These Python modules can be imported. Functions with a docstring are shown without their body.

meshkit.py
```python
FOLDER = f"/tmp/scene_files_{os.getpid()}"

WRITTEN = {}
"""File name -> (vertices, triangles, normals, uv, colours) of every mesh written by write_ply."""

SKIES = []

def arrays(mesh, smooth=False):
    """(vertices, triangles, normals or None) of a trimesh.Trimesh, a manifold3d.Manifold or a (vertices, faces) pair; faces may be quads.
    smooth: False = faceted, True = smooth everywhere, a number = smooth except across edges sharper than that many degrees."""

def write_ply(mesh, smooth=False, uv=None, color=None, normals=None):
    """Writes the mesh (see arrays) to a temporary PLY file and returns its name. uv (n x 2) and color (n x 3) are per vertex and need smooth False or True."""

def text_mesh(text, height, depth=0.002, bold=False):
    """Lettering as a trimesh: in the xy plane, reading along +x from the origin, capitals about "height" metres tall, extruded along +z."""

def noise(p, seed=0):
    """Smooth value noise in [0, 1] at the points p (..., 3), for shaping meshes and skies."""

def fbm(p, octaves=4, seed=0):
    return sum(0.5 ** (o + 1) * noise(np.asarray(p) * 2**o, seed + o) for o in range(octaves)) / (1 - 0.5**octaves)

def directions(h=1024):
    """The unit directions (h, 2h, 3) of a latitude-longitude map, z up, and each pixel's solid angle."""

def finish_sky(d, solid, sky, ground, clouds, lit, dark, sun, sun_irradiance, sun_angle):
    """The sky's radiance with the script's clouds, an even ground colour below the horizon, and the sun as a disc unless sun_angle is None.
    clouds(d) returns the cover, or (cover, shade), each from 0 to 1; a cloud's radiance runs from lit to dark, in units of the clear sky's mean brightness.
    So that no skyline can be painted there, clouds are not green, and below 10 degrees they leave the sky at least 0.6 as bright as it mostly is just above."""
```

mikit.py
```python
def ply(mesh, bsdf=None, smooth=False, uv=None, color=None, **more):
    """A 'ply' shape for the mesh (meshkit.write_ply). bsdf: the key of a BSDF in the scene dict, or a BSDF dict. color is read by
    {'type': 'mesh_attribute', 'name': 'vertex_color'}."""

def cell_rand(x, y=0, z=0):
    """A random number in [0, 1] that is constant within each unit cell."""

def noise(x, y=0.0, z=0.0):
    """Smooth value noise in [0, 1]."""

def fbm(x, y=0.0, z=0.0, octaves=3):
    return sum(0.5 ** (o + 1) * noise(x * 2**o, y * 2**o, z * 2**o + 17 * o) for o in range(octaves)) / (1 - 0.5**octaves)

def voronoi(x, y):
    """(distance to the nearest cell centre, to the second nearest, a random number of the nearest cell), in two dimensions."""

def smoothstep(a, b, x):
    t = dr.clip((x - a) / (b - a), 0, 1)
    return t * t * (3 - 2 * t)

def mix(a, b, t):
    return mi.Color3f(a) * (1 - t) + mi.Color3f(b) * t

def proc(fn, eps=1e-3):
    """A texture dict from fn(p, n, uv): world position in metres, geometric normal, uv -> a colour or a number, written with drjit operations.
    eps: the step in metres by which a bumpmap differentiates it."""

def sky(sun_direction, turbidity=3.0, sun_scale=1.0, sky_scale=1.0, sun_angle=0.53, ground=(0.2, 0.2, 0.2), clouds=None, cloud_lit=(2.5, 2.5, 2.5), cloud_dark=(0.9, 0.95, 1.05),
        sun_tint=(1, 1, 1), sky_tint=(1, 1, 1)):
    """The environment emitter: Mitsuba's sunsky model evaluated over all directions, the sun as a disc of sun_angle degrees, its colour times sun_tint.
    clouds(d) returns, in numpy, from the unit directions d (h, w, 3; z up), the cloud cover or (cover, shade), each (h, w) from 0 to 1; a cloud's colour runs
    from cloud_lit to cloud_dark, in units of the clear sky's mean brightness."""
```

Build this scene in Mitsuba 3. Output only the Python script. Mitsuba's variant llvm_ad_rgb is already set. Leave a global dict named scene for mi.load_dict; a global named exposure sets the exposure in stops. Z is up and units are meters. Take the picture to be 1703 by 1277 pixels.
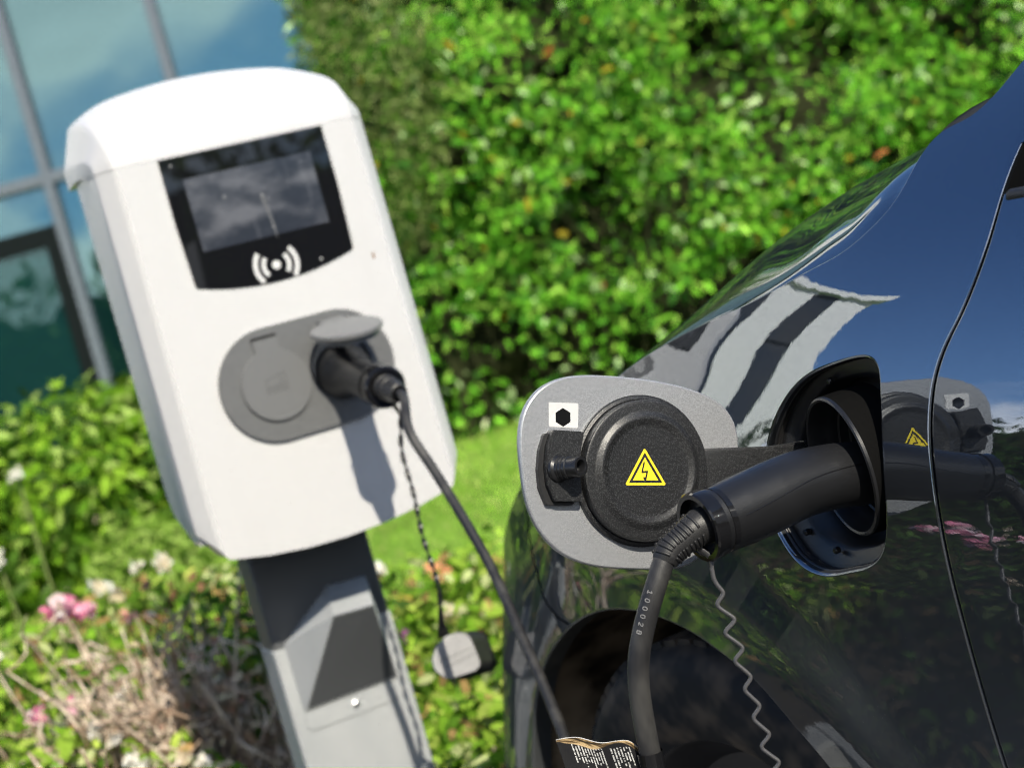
import math, numpy as np, trimesh, mitsuba as mi, drjit as dr, mikit, meshkit
from scipy.spatial import Delaunay, ConvexHull
from shapely import Polygon, Point, LineString, box, union_all, affinity, contains_xy
from mikit import proc, noise, fbm, smoothstep, mix, cell_rand

T = mi.ScalarTransform4f
V = lambda *a: np.array(a, float)
scene, labels = {}, {}

# ---------------------------------------------------------------- camera, sky, exposure
PITCH, ROLL = math.radians(3.4), math.radians(15.5)
EYE = V(0, 0, 1.15)
FWD = V(0, math.cos(PITCH), -math.sin(PITCH))
U0 = V(0, math.sin(PITCH), math.cos(PITCH))
UPV = math.sin(ROLL) * V(1, 0, 0) + math.cos(ROLL) * U0
scene['camera'] = {'type': 'thinlens', 'fov': 2 * math.degrees(math.atan(851.5 / 2660)), 'fov_axis': 'x',
                   'to_world': T().look_at(origin=EYE.tolist(), target=(EYE + FWD).tolist(), up=UPV.tolist()),
                   'aperture_radius': 0.0048, 'focus_distance': 1.36, 'near_clip': 0.05, 'far_clip': 3000.0}
SUN = V(.361, -.934, .82)


def clouds(d):
    q = d / np.maximum(d[..., 2:3] + .16, .05)
    q = np.stack([q[..., 0] * .8 + 14.4, q[..., 1] * .8 + 9.9, q[..., 2] * 0], -1)
    c = meshkit.fbm(q, 6, 5)
    cover = np.clip((c - .50 + .32 * np.clip(1 - d[..., 2] / .34, 0, 1)) / .26, 0, 1)
    cover = cover * cover * (3 - 2 * cover)
    shade = np.clip((c - .60) / .25, 0, 1) * .8
    return cover * .95, shade


scene['sky'] = mikit.sky(SUN.tolist(), turbidity=2.6, sun_scale=1.2, sun_tint=(.88, 1.0, 1.18), sky_tint=(.85, 1.0, 1.2), clouds=clouds, cloud_lit=(4.6, 4.6, 4.6), cloud_dark=(2.4, 2.5, 2.6))
exposure = 2.05


# ---------------------------------------------------------------- helpers
def numbered(name):
    if not any(k == name or k.startswith(name + '__') for k in list(scene) + list(labels)):
        return name
    i = 1
    while any(k == f'{name}_{i:03d}' or k.startswith(f'{name}_{i:03d}__') for k in list(scene) + list(labels)):
        i += 1
    return f'{name}_{i:03d}'


def thing(name, label, cat, group=None):
    k = numbered(name)
    labels[k] = {'label': label, 'category': cat}
    if group:
        labels[k]['group'] = group
    return k


taken = {}


def part(parent, name, mesh, bsdf, smooth=False, label=None, kind=None, **more):
    k = f'{parent}__{name}' if parent else name
    n = taken.get(k, 0)
    taken[k] = n + 1
    if n:
        k = f'{k}_{n:03d}'
    scene[k] = mikit.ply(mesh, bsdf, smooth=smooth, **more)
    d = {}
    if label:
        d['label'] = label
    if kind:
        d['kind'] = kind
    if d:
        labels[k] = {**labels.get(k, {}), **d}
    return k


def structure(name, mesh, bsdf, label, smooth=False, **more):
    part(None, name, mesh, bsdf, smooth, **more)
    labels[name] = {'label': label, 'kind': 'structure'}


def norm(v):
    v = np.asarray(v, float)
    return v / np.linalg.norm(v, axis=-1, keepdims=True)


def resample(p, n):
    p = np.asarray(p, float)
    d = np.r_[0, np.cumsum(np.linalg.norm(np.diff(p, axis=0), axis=1))]
    t = np.linspace(0, d[-1], n)
    return np.stack([np.interp(t, d, p[:, i]) for i in range(p.shape[1])], 1)


def spline(p, n, closed=False):
    from scipy.interpolate import CubicSpline
    p = np.asarray(p, float)
    if closed:
        p = np.vstack([p, p[:1]])
    d = np.r_[0, np.cumsum(np.linalg.norm(np.diff(p, axis=0), axis=1))]
    cs = CubicSpline(d, p, bc_type='periodic' if closed else 'natural')
    return cs(np.linspace(0, d[-1], n, endpoint=not closed))


def grid(P, closed_u=False, closed_v=False):
    """P (nu, nv, 3) -> (vertices, quads)."""
    nu, nv = P.shape[:2]
    i, j = np.meshgrid(np.arange(nu if closed_u else nu - 1), np.arange(nv if closed_v else nv - 1), indexing='ij')
    a = i * nv + j
    b = ((i + 1) % nu) * nv + j
    c = ((i + 1) % nu) * nv + (j + 1) % nv
    d = i * nv + (j + 1) % nv
    return P.reshape(-1, 3), np.stack([a, b, c, d], -1).reshape(-1, 4)


def mesh_of(*vf):
    vs, fs, o = [], [], 0
    for v, f in vf:
        f = np.asarray(f)
        if f.shape[1] == 4:
            f = np.vstack([f[:, [0, 1, 2]], f[:, [0, 2, 3]]])
        vs.append(v)
        fs.append(f + o)
        o += len(v)
    return trimesh.Trimesh(np.vstack(vs), np.vstack(fs), process=False)


def cat(ms):
    return trimesh.util.concatenate([m if isinstance(m, trimesh.Trimesh) else mesh_of(m) for m in ms])


def frames(path):
    t = norm(np.gradient(path, axis=0))
    ref = V(0, 0, 1) if abs(t[0][2]) < .9 else V(1, 0, 0)
    x = [norm(np.cross(t[0], ref))]
    for k in range(1, len(path)):
        v = x[-1] - t[k] * (x[-1] @ t[k])
        x.append(norm(v))
    x = np.array(x)
    return t, x, np.cross(t, x)


def tube(path, r, n=16, caps=True, ry=None):
    path = np.asarray(path, float)
    r = np.broadcast_to(np.asarray(r, float), len(path))
    ry = r if ry is None else np.broadcast_to(np.asarray(ry, float), len(path))
    t, x, y = frames(path)
    a = np.arange(n) * 2 * np.pi / n
    P = path[:, None] + (np.cos(a)[None, :, None] * x[:, None]) * r[:, None, None] + (np.sin(a)[None, :, None] * y[:, None]) * ry[:, None, None]
    v, f = grid(P, closed_v=True)
    f = np.vstack([f[:, [0, 1, 2]], f[:, [0, 2, 3]]])
    if caps:
        k = len(v)
        v = np.vstack([v, path[:1], path[-1:]])
        i = np.arange(n)
        f = np.vstack([f, np.stack([np.full(n, k), i, (i + 1) % n], 1), np.stack([np.full(n, k + 1), k - n + (i + 1) % n, k - n + i], 1)])
    return trimesh.Trimesh(v, f, process=False)


def revolve(profile, origin, axis, n=64, xdir=None, ax=1.0, ay=1.0):
    """profile [(radius, height)] turned about axis."""
    axis = norm(axis)
    x = norm(np.cross(axis, V(0, 0, 1) if abs(axis[2]) < .9 else V(1, 0, 0))) if xdir is None else norm(xdir)
    y = np.cross(axis, x)
    p = np.asarray(profile, float)
    a = np.arange(n) * 2 * np.pi / n
    P = np.asarray(origin) + p[:, None, 1:2] * axis + p[:, None, 0:1] * (np.cos(a)[None, :, None] * x * ax + np.sin(a)[None, :, None] * y * ay)
    return mesh_of(grid(P, closed_v=True))


def extrude(poly, h, fn, z0=0.0):
    """Extruded shapely polygon, mapped by fn(a, b, c)."""
    ms = []
    for g in getattr(poly, 'geoms', [poly]):
        if g.is_empty:
            continue
        m = trimesh.creation.extrude_polygon(g, h, engine='earcut')
        m.vertices = fn(m.vertices[:, 0], m.vertices[:, 1], m.vertices[:, 2] + z0)
        ms.append(m)
    return cat(ms)


def slab(poly, h, bev, fn, z0=0.0, steps=3):
    """An extruded polygon with a rounded upper edge (rings of shrinking polygons)."""
    ms = [extrude(poly, h - bev, fn, z0)]
    z = h - bev
    for k in range(steps):
        a0, a1 = (k + .0) / steps * math.pi / 2, (k + 1) / steps * math.pi / 2
        g = poly.buffer(-bev * (1 - math.cos(a1)) - 1e-6)
        dz = bev * (math.sin(a1) - math.sin(a0))
        ms.append(extrude(g, dz, fn, z0 + z))
        z += dz
    return cat(ms)


def loft(rings, cap0=True, cap1=True):
    R = np.asarray(rings, float)
    v, f = grid(R, closed_v=True)
    f = np.vstack([f[:, [0, 1, 2]], f[:, [0, 2, 3]]])
    n = R.shape[1]
    i = np.arange(n)
    for on, ring, base, flip in ((cap0, R[0], 0, True), (cap1, R[-1], len(v) - n, False)):
        if on:
            k = len(v)
            v = np.vstack([v, ring, ring.mean(0, keepdims=True)])
            t = np.stack([k + i, k + (i + 1) % n, np.full(n, k + n)], 1)
            f = np.vstack([f, t[:, ::-1] if flip else t])
    return trimesh.Trimesh(v, f, process=False)


def boxm(lo, hi, fn, bev=0.0):
    lo, hi = np.asarray(lo, float), np.asarray(hi, float)
    m = trimesh.creation.box(hi - lo)
    if bev:
        o = []
        for s in np.array(np.meshgrid(*[(-1, 1)] * 3)).T.reshape(-1, 3):
            h = (hi - lo) / 2
            for k in range(3):
                q = h - bev
                q[k] = h[k]
                o.append(s * q)
        hull = ConvexHull(np.array(o))
        m = trimesh.convex.convex_hull(np.array(o))
    v = m.vertices + (lo + hi) / 2
    m = trimesh.Trimesh(fn(v[:, 0], v[:, 1], v[:, 2]), m.faces, process=False)
    m.fix_normals()
    return m


def hull(pts):
    return trimesh.convex.convex_hull(np.asarray(pts, float))


# ---------------------------------------------------------------- materials
def rgb(*c):
    return {'type': 'rgb', 'value': list(c if len(c) == 3 else c * 3)}


def mat(key, d):
    scene[key] = d
    return key


def two(d):
    return {'type': 'twosided', 'bsdf': d}


peel = proc(lambda p, n, uv: noise(p.x * 260, p.y * 260, p.z * 260) + .5 * noise(p.x * 620, p.y * 620, p.z * 620) + 30 * noise(p.x * 9, p.y * 9, p.z * 9), eps=6e-4)


def dust(p, n, uv):
    # road dust and dried droplets, thicker low on the body
    spot = smoothstep(.93, .97, noise(p.x * 310, p.y * 310, p.z * 310))
    film = smoothstep(.40, .8, fbm(p.x * 14, p.y * 14, p.z * 7))
    low = smoothstep(1.0, .68, p.z)
    return dr.clip(.45 * spot * smoothstep(1.0, .6, p.z) + .18 * film * low + .46 * low, 0, .85)


mat('mat_paint', two({'type': 'blendbsdf', 'weight': proc(dust),
    'a': {'type': 'bumpmap', 'scale': 5e-6, 'texture': peel, 'bsdf': {'type': 'blendbsdf', 'weight': .36,
        'a': {'type': 'conductor', 'material': 'none', 'specular_reflectance': rgb(.82, .88, .96)},
        'b': {'type': 'blendbsdf', 'weight': .5,
              'a': {'type': 'plastic', 'diffuse_reflectance': rgb(.010, .012, .016), 'int_ior': 1.6, 'nonlinear': True},
              'b': {'type': 'principled', 'base_color': rgb(.07, .08, .10), 'metallic': .85, 'roughness': .38, 'specular': .5}}}},
    'b': {'type': 'diffuse', 'reflectance': rgb(.080, .086, .090)}}))
fl = lambda k: (lambda p, n, uv: cell_rand(p.x * k, p.y * k, p.z * k))
mat('mat_silver', two({'type': 'principled', 'base_color': proc(lambda p, n, uv: mix((.25, .26, .275), (.47, .48, .50), cell_rand(p.x * 1500, p.y * 1500, p.z * 1500))),
                       'metallic': .5, 'roughness': .36, 'specular': .6, 'clearcoat': .5}))


def grained(key, base, rough, scale=3.0e-5, f=900.0):
    t = proc(lambda p, n, uv: noise(p.x * f, p.y * f, p.z * f), eps=4e-4)
    c = proc(lambda p, n, uv: mi.Color3f(base) * (.75 + .6 * fbm(p.x * 35, p.y * 35, p.z * 35)))
    mat(key, two({'type': 'bumpmap', 'scale': scale, 'texture': t, 'bsdf': {'type': 'principled', 'base_color': c, 'roughness': rough, 'specular': .5}}))


def speckled(p, n, uv):
    s = smoothstep(.72, .97, cell_rand(p.x * 1500, p.y * 1500, p.z * 1500))
    return mix((.009, .0094, .0102), (.06, .062, .066), s * .8) * (.8 + .5 * fbm(p.x * 30, p.y * 30, p.z * 30))


mat('mat_cap_black', two({'type': 'bumpmap', 'scale': 9e-5, 'texture': proc(lambda p, n, uv: noise(p.x * 850, p.y * 850, p.z * 850), eps=4e-4),
                          'bsdf': {'type': 'principled', 'base_color': proc(speckled), 'roughness': .42, 'specular': .55}}))
grained('mat_black', (.010, .0103, .0115), .32, 1.2e-5)
grained('mat_black_matt', (.013, .013, .0138), .5, 3e-5)
grained('mat_tray', (.011, .011, .0118), .36, 4e-5)
mat('mat_black_gloss', two({'type': 'plastic', 'diffuse_reflectance': rgb(.008, .008, .009), 'int_ior': 1.5}))
mat('mat_deep', two({'type': 'diffuse', 'reflectance': rgb(.006)}))
mat('mat_rubber', two({'type': 'bumpmap', 'scale': 2e-5, 'texture': proc(lambda p, n, uv: noise(p.x * 700, p.y * 700, p.z * 90), eps=5e-4),
                       'bsdf': {'type': 'principled', 'base_color': proc(lambda p, n, uv: mix((.016, .016, .0175), (.046, .045, .043), smoothstep(.35, .8, fbm(p.x * 60, p.y * 60, p.z * 25)))), 'roughness': .5, 'specular': .4}}))
mat('mat_strap_grey', two({'type': 'principled', 'base_color': rgb(.06, .06, .064), 'roughness': .45}))
mat('mat_cover_grey', two({'type': 'principled', 'base_color': proc(lambda p, n, uv: mix((.30, .30, .305), (.38, .38, .38), fbm(p.x * 60, p.y * 60, p.z * 60))), 'roughness': .5}))


def whitepaint(p, n, uv):
    streak = smoothstep(.55, .9, fbm(p.x * 22, p.y * 22, p.z * 3.5))
    spot = smoothstep(.955, .975, noise(p.x * 120, p.y * 120, p.z * 120))
    return mix((.485, .485, .485), (.415, .412, .40), dr.clip(.28 * streak + .55 * spot, 0, 1))


mat('mat_white', two({'type': 'principled', 'base_color': proc(whitepaint), 'roughness': .28, 'specular': .5}))
mat('mat_print_white', two({'type': 'diffuse', 'reflectance': rgb(.55)}))
mat('mat_print_grey', two({'type': 'diffuse', 'reflectance': rgb(.24)}))
mat('mat_panel_grey', two({'type': 'principled', 'base_color': proc(lambda p, n, uv: mi.Color3f(.105, .108, .110) * (.92 + .16 * fbm(p.x * 90, p.y * 90, p.z * 90))), 'roughness': .42, 'specular': .5}))
mat('mat_lid_grey', two({'type': 'principled', 'base_color': rgb(.125, .128, .13), 'roughness': .38, 'specular': .5}))
mat('mat_screen', two({'type': 'plastic', 'diffuse_reflectance': rgb(.006, .0065, .008), 'int_ior': 1.5}))


def lcd(p, n, uv):
    smear = fbm(p.x * 18 + 3, p.y * 18, p.z * 30, octaves=4)
    streak = smoothstep(.62, .8, fbm(p.x * 110, p.y * 110, p.z * 12))
    return mix((.022, .026, .036), (.095, .10, .115), dr.clip(smoothstep(.38, .8, smear) + .25 * streak, 0, 1))


mat('mat_lcd', two({'type': 'principled', 'base_color': proc(lcd), 'roughness': .16, 'specular': .6}))


def postpaint(p, n, uv):
    return mix((.29, .308, .318), (.35, .362, .368), fbm(p.x * 25, p.y * 25, p.z * 8)) * (1 - .35 * smoothstep(.95, .975, noise(p.x * 160, p.y * 160, p.z * 160)))


mat('mat_post', two({'type': 'bumpmap', 'scale': 4e-5, 'texture': proc(lambda p, n, uv: noise(p.x * 500, p.y * 500, p.z * 500), eps=6e-4),
                     'bsdf': {'type': 'principled', 'base_color': proc(postpaint), 'roughness': .45, 'specular': .4}}))
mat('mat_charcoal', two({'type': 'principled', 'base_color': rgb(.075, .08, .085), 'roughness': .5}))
mat('mat_steel', two({'type': 'roughconductor', 'material': 'Al', 'alpha': .22}))
mat('mat_yellow', two({'type': 'principled', 'base_color': rgb(.80, .62, .03), 'roughness': .4}))
mat('mat_leaf', {'type': 'principledthin', 'base_color': {'type': 'mesh_attribute', 'name': 'vertex_color'}, 'roughness': .27, 'diff_trans': .55, 'eta': 1.45})
mat('mat_petal', {'type': 'principledthin', 'base_color': {'type': 'mesh_attribute', 'name': 'vertex_color'}, 'roughness': .7, 'diff_trans': .6, 'eta': 1.3})
mat('mat_twig', two({'type': 'diffuse', 'reflectance': proc(lambda p, n, uv: mix((.24, .16, .11), (.74, .62, .50), smoothstep(.3, .75, fbm(p.x * 40, p.y * 40, p.z * 25))))}))
mat('mat_stem', two({'type': 'diffuse', 'reflectance': rgb(.16, .20, .07)}))
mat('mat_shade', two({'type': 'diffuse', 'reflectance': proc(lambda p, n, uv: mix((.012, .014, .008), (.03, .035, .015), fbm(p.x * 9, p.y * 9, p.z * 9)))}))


def turf(p, n, uv):
    soil = mix((.035, .026, .018), (.09, .07, .05), fbm(p.x * 30, p.y * 30, p.z * 30))
    grass = mix((.12, .24, .03), (.20, .34, .05), fbm(p.x * 6, p.y * 6, 1.5))
    return mix(soil, grass, smoothstep(4.4, 5.0, p.y + .5 * noise(p.x * 2, p.y * 2)))


mat('mat_ground', two({'type': 'diffuse', 'reflectance': proc(turf)}))
mat('mat_asphalt', two({'type': 'principled', 'base_color': proc(lambda p, n, uv: mix((.045, .045, .047), (.10, .10, .10), fbm(p.x * 160, p.y * 160, 0) * .7 + .3 * fbm(p.x * .7, p.y * .7))), 'roughness': .8}))
mat('mat_concrete', two({'type': 'diffuse', 'reflectance': proc(lambda p, n, uv: mix((.24, .235, .22), (.38, .37, .35), fbm(p.x * 18, p.y * 18, p.z * 18)))}))
ripple = proc(lambda p, n, uv: fbm(p.x * .9, p.y * .9, p.z * .9), eps=5e-3)
mat('mat_facade_glass', two({'type': 'bumpmap', 'scale': .012, 'texture': ripple, 'bsdf': {'type': 'blendbsdf', 'weight': .72,
    'a': {'type': 'plastic', 'diffuse_reflectance': rgb(.010, .05, .05), 'int_ior': 1.5},
    'b': {'type': 'conductor', 'material': 'none', 'specular_reflectance': rgb(.22, .35, .355)}}}))
mat('mat_door_glass', two({'type': 'bumpmap', 'scale': .01, 'texture': ripple, 'bsdf': {'type': 'blendbsdf', 'weight': .16,
    'a': {'type': 'plastic', 'diffuse_reflectance': rgb(.006, .03, .032), 'int_ior': 1.5},
    'b': {'type': 'conductor', 'material': 'none', 'specular_reflectance': rgb(.25, .55, .55)}}}))
mat('mat_mullion', two({'type': 'principled', 'base_color': rgb(.10, .12, .15), 'roughness': .6, 'metallic': .0}))
mat('mat_dark_frame', two({'type': 'diffuse', 'reflectance': rgb(.010, .013, .014)}))
mat('mat_cladding', two({'type': 'diffuse', 'reflectance': rgb(.82, .82, .81)}))
mat('mat_tyre', two({'type': 'principled', 'specular': .25, 'base_color': proc(lambda p, n, uv: mix((.018, .018, .020), (.12, .09, .065), smoothstep(.4, .8, fbm(p.x * 28, p.y * 28, p.z * 28)) * .7)), 'roughness': .7}))
mat('mat_liner', two({'type': 'diffuse', 'reflectance': proc(lambda p, n, uv: mix((.018, .015, .013), (.26, .21, .155), smoothstep(.25, .7, fbm(p.x * 16, p.y * 16, p.z * 16, octaves=4))))}))
mat('mat_window', two({'type': 'plastic', 'diffuse_reflectance': rgb(.004, .005, .006), 'int_ior': 1.7}))
mat('mat_rim', two({'type': 'principled', 'base_color': rgb(.07, .07, .075), 'metallic': .8, 'roughness': .3}))

# ---------------------------------------------------------------- ground
sstep = lambda a, b, x: (lambda t: t * t * (3 - 2 * t))(np.clip((np.asarray(x, float) - a) / (b - a), 0, 1))


def gz(x, y):
    return .36 * sstep(3.2, 6.2, y)


gx = np.r_[-1500, -400, -120, -50, np.linspace(-25, 25, 101), 50, 120, 400, 1500]
gy = np.r_[-1500, -400, -120, -40, np.linspace(-15, 25, 121), 50, 120, 400, 1500]
GX, GY = np.meshgrid(gx, gy, indexing='ij')
bump = .03 * (meshkit.fbm(np.stack([GX * 1.3, GY * 1.3, GX * 0], -1), 3, 2) - .5) * ((GY > 2.9) & (GY < 25))
structure('lawn', mesh_of(grid(np.stack([GX, GY, gz(GX, GY) + bump - .03 * (GY < 2.9)], -1))), 'mat_ground', 'sunlit green lawn rising gently behind the flower bed', smooth=True)

# car frame: s forward along the car's left side, q outwards from it, z up
TH = math.radians(25)
FC, NC, UZ = V(-math.sin(TH), math.cos(TH), 0), V(-math.cos(TH), -math.sin(TH), 0), V(0, 0, 1)
PC = V(.24122, 1.31949, 0)


def CW(s, q, z):
    s, q, z = np.broadcast_arrays(*[np.asarray(v, float) for v in (s, q, z)])
    return PC + s[..., None] * FC + q[..., None] * NC + z[..., None] * UZ


lot = Polygon([(-60, 60), (-.45, 60), (-.45, .55), (1.34, .55), (1.34, -60), (-60, -60)])
structure('parking_lot', extrude(lot, .004, lambda a, b, c: CW(a, b, c)), 'mat_asphalt', 'dark asphalt parking lot the car stands on')
kb = [boxm((1.345, -14 + i, -.1), (1.465, -14 + i + .992, .11), CW, .008) for i in range(14)]
kb += [boxm((1.345, .002, -.1), (1.465, .555, .11), CW, .008), boxm((.452, .56, -.1), (1.465, .68, .11), CW, .008), boxm((-.445, .56, -.1), (.448, .68, .11), CW, .008)]
kb += [boxm((-.445, .685 + i, -.1), (-.325, .685 + i + .992, .11), CW, .008) for i in range(14)]
structure('kerb', cat(kb), 'mat_concrete', 'pale concrete kerb between parking lot and flower bed')

# ---------------------------------------------------------------- charging station
K = 1.1
BE = math.radians(24)
CR, CU, CN = V(math.cos(BE), math.sin(BE), 0), UZ, V(math.sin(BE), -math.cos(BE), 0)
OC = V(-.35566, 2.48739, 1.09957)


def L(a, b, c):
    a, b, c = np.broadcast_arrays(*[np.asarray(v, float) for v in (a, b, c)])
    return OC + K * (a[..., None] * CR + b[..., None] * CU + c[..., None] * CN)


cs = thing('charging_station', 'white electric car charging station with dark touchscreen on a grey post beside the car', 'charging station')
X0 = .0435
# front cover: outlines from the flat face to the rim, lofted
def cover_ring(hw, yt, ins, c, nb=40, nt=30):
    """closed ring, anticlockwise from upper left: left side, bottom, right side, top."""
    hwt = hw - .004
    left = [(-hwt, yt)]
    k_ = ins / .027
    bo = np.array([(-.2055, -.170), (-.190, -.190), (-.1740, -.2135), (-.150, -.2215), (-.118, -.2285), (-.06, -.2355), (0, -.238)])
    bi = np.array([(-.1785, -.205), (-.1773, -.2115), (-.1730, -.2165), (-.150, -.2208), (-.118, -.2275), (-.06, -.2345), (0, -.237)])
    base = [tuple(p) for p in bo * (1 - k_) + bi * k_]
    pts = left + base + [(-x, y) for x, y in (left + base[:-1])[::-1]]
    pts = np.array(pts)
    body = np.vstack([resample(pts[:2], 20)[:-1], resample(pts[1:-1], 90), resample(pts[-2:], 20)[1:]])
    top = resample(np.array([pts[-1], pts[0]]), nt)[1:-1]
    ring = np.vstack([body, top])
    return L(ring[:, 0] + X0, ring[:, 1], c)


YS = .3425
prof_in = [(.0, -.055), (.0, -.026), (.0025, -.0225), (.019, -.0045), (.0225, -.0012), (.027, 0)]
rings = [cover_ring(.2055 - i, YS, i, c) for i, c in prof_in]
part(cs, 'front_cover', loft(rings), 'mat_white', 40, label='white moulded front cover with bevelled edges')


# top cap: sheet following a quarter-ellipse side profile
def cap_prof(t):
    """(c, y, normal c, normal y) along the side profile, t 0 (seam) .. 1 (rear)."""
    a = t * math.pi / 2
    c, y = -.190 * (1 - math.cos(a)) ** .92, YS + .0012 + .105 * math.sin(a) ** .95
    return c, y


ts = np.linspace(0, 1, 26)
pc = np.array([cap_prof(t) for t in ts])
tg = norm(np.gradient(pc, axis=0))
nrm = np.stack([tg[:, 1], -tg[:, 0]], 1)
nrm[0] = (1, 0)
rows = []
for k, t in enumerate(ts):
    hw = .2015 + .006 * sstep(0, .6, t)
    xs = np.r_[-hw, -hw, -hw + .0025, -hw + .019, -hw + .0225, np.linspace(-hw + .027, hw - .027, 31), hw - .0225, hw - .019, hw - .0025, hw, hw]
    kb = 1 + .9 * sstep(.05, .7, t)
    ds = np.r_[-.055 - .02 * t, -.026 * kb, -.0225 * kb, -.0045 * kb, -.0012, np.zeros(31), -.0012, -.0045 * kb, -.0225 * kb, -.026 * kb, -.055 - .02 * t]
    cr_ = .030 * sstep(0, 1, t) * (1 - (xs / .2) ** 2) - .02 * sstep(0, 1, t) * np.clip((np.abs(xs) - .12) / .08, 0, 1) ** 2
    if t < .02:
        ds = ds
    rows.append(L(xs + X0, pc[k, 1] + ds * nrm[k, 1] * (1 if k else 0) + cr_, pc[k, 0] + ds * nrm[k, 0]))
capm = mesh_of(grid(np.array(rows), closed_v=True))
first, last = np.array(rows[0]), np.array(rows[-1])
fan = lambda r: (np.vstack([r, r.mean(0, keepdims=True)]), np.stack([np.arange(len(r)), (np.arange(len(r)) + 1) % len(r), np.full(len(r), len(r))], 1))
part(cs, 'top_cap', cat([capm, mesh_of(fan(first)), mesh_of(fan(last))]), 'mat_white', 40, label='white domed top cap above the seam')
# side housing recessed behind the cover and the cap
side = [(-.03, -.190), (-.03, .325)] + [(c - .052 * n0, y - .052 * max(n1, 0) - .004) for (c, y), (n0, n1) in zip(pc[4:], nrm[4:])] + [(-.158, .39), (-.158, -.125), (-.145, -.150), (-.06, -.190)]
side = np.array(side)
hwb = .2020
rr = []
for x, ins in ((-hwb + .0, .004), (-hwb - .0 + .001, .001), (-hwb + .004, 0), (hwb - .004, 0), (hwb - .001, .001), (hwb, .004)):
    cc = side - (side - side.mean(0)) * ins * 4
    rr.append(L(X0 + (x if ins != .0 else x), cc[:, 1], cc[:, 0]))
part(cs, 'housing', loft(rr), 'mat_white', 30, label='recessed white side housing behind the front cover')
part(cs, 'under_tray', boxm((X0 - .15, -.225, -.150), (X0 + .15, -.190, -.03), L), 'mat_black_matt')
part(cs, 'seam', boxm((X0 - .177, YS - .0002, -.05), (X0 + .177, YS + .0013, -.0004), L), 'mat_cover_grey')

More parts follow.
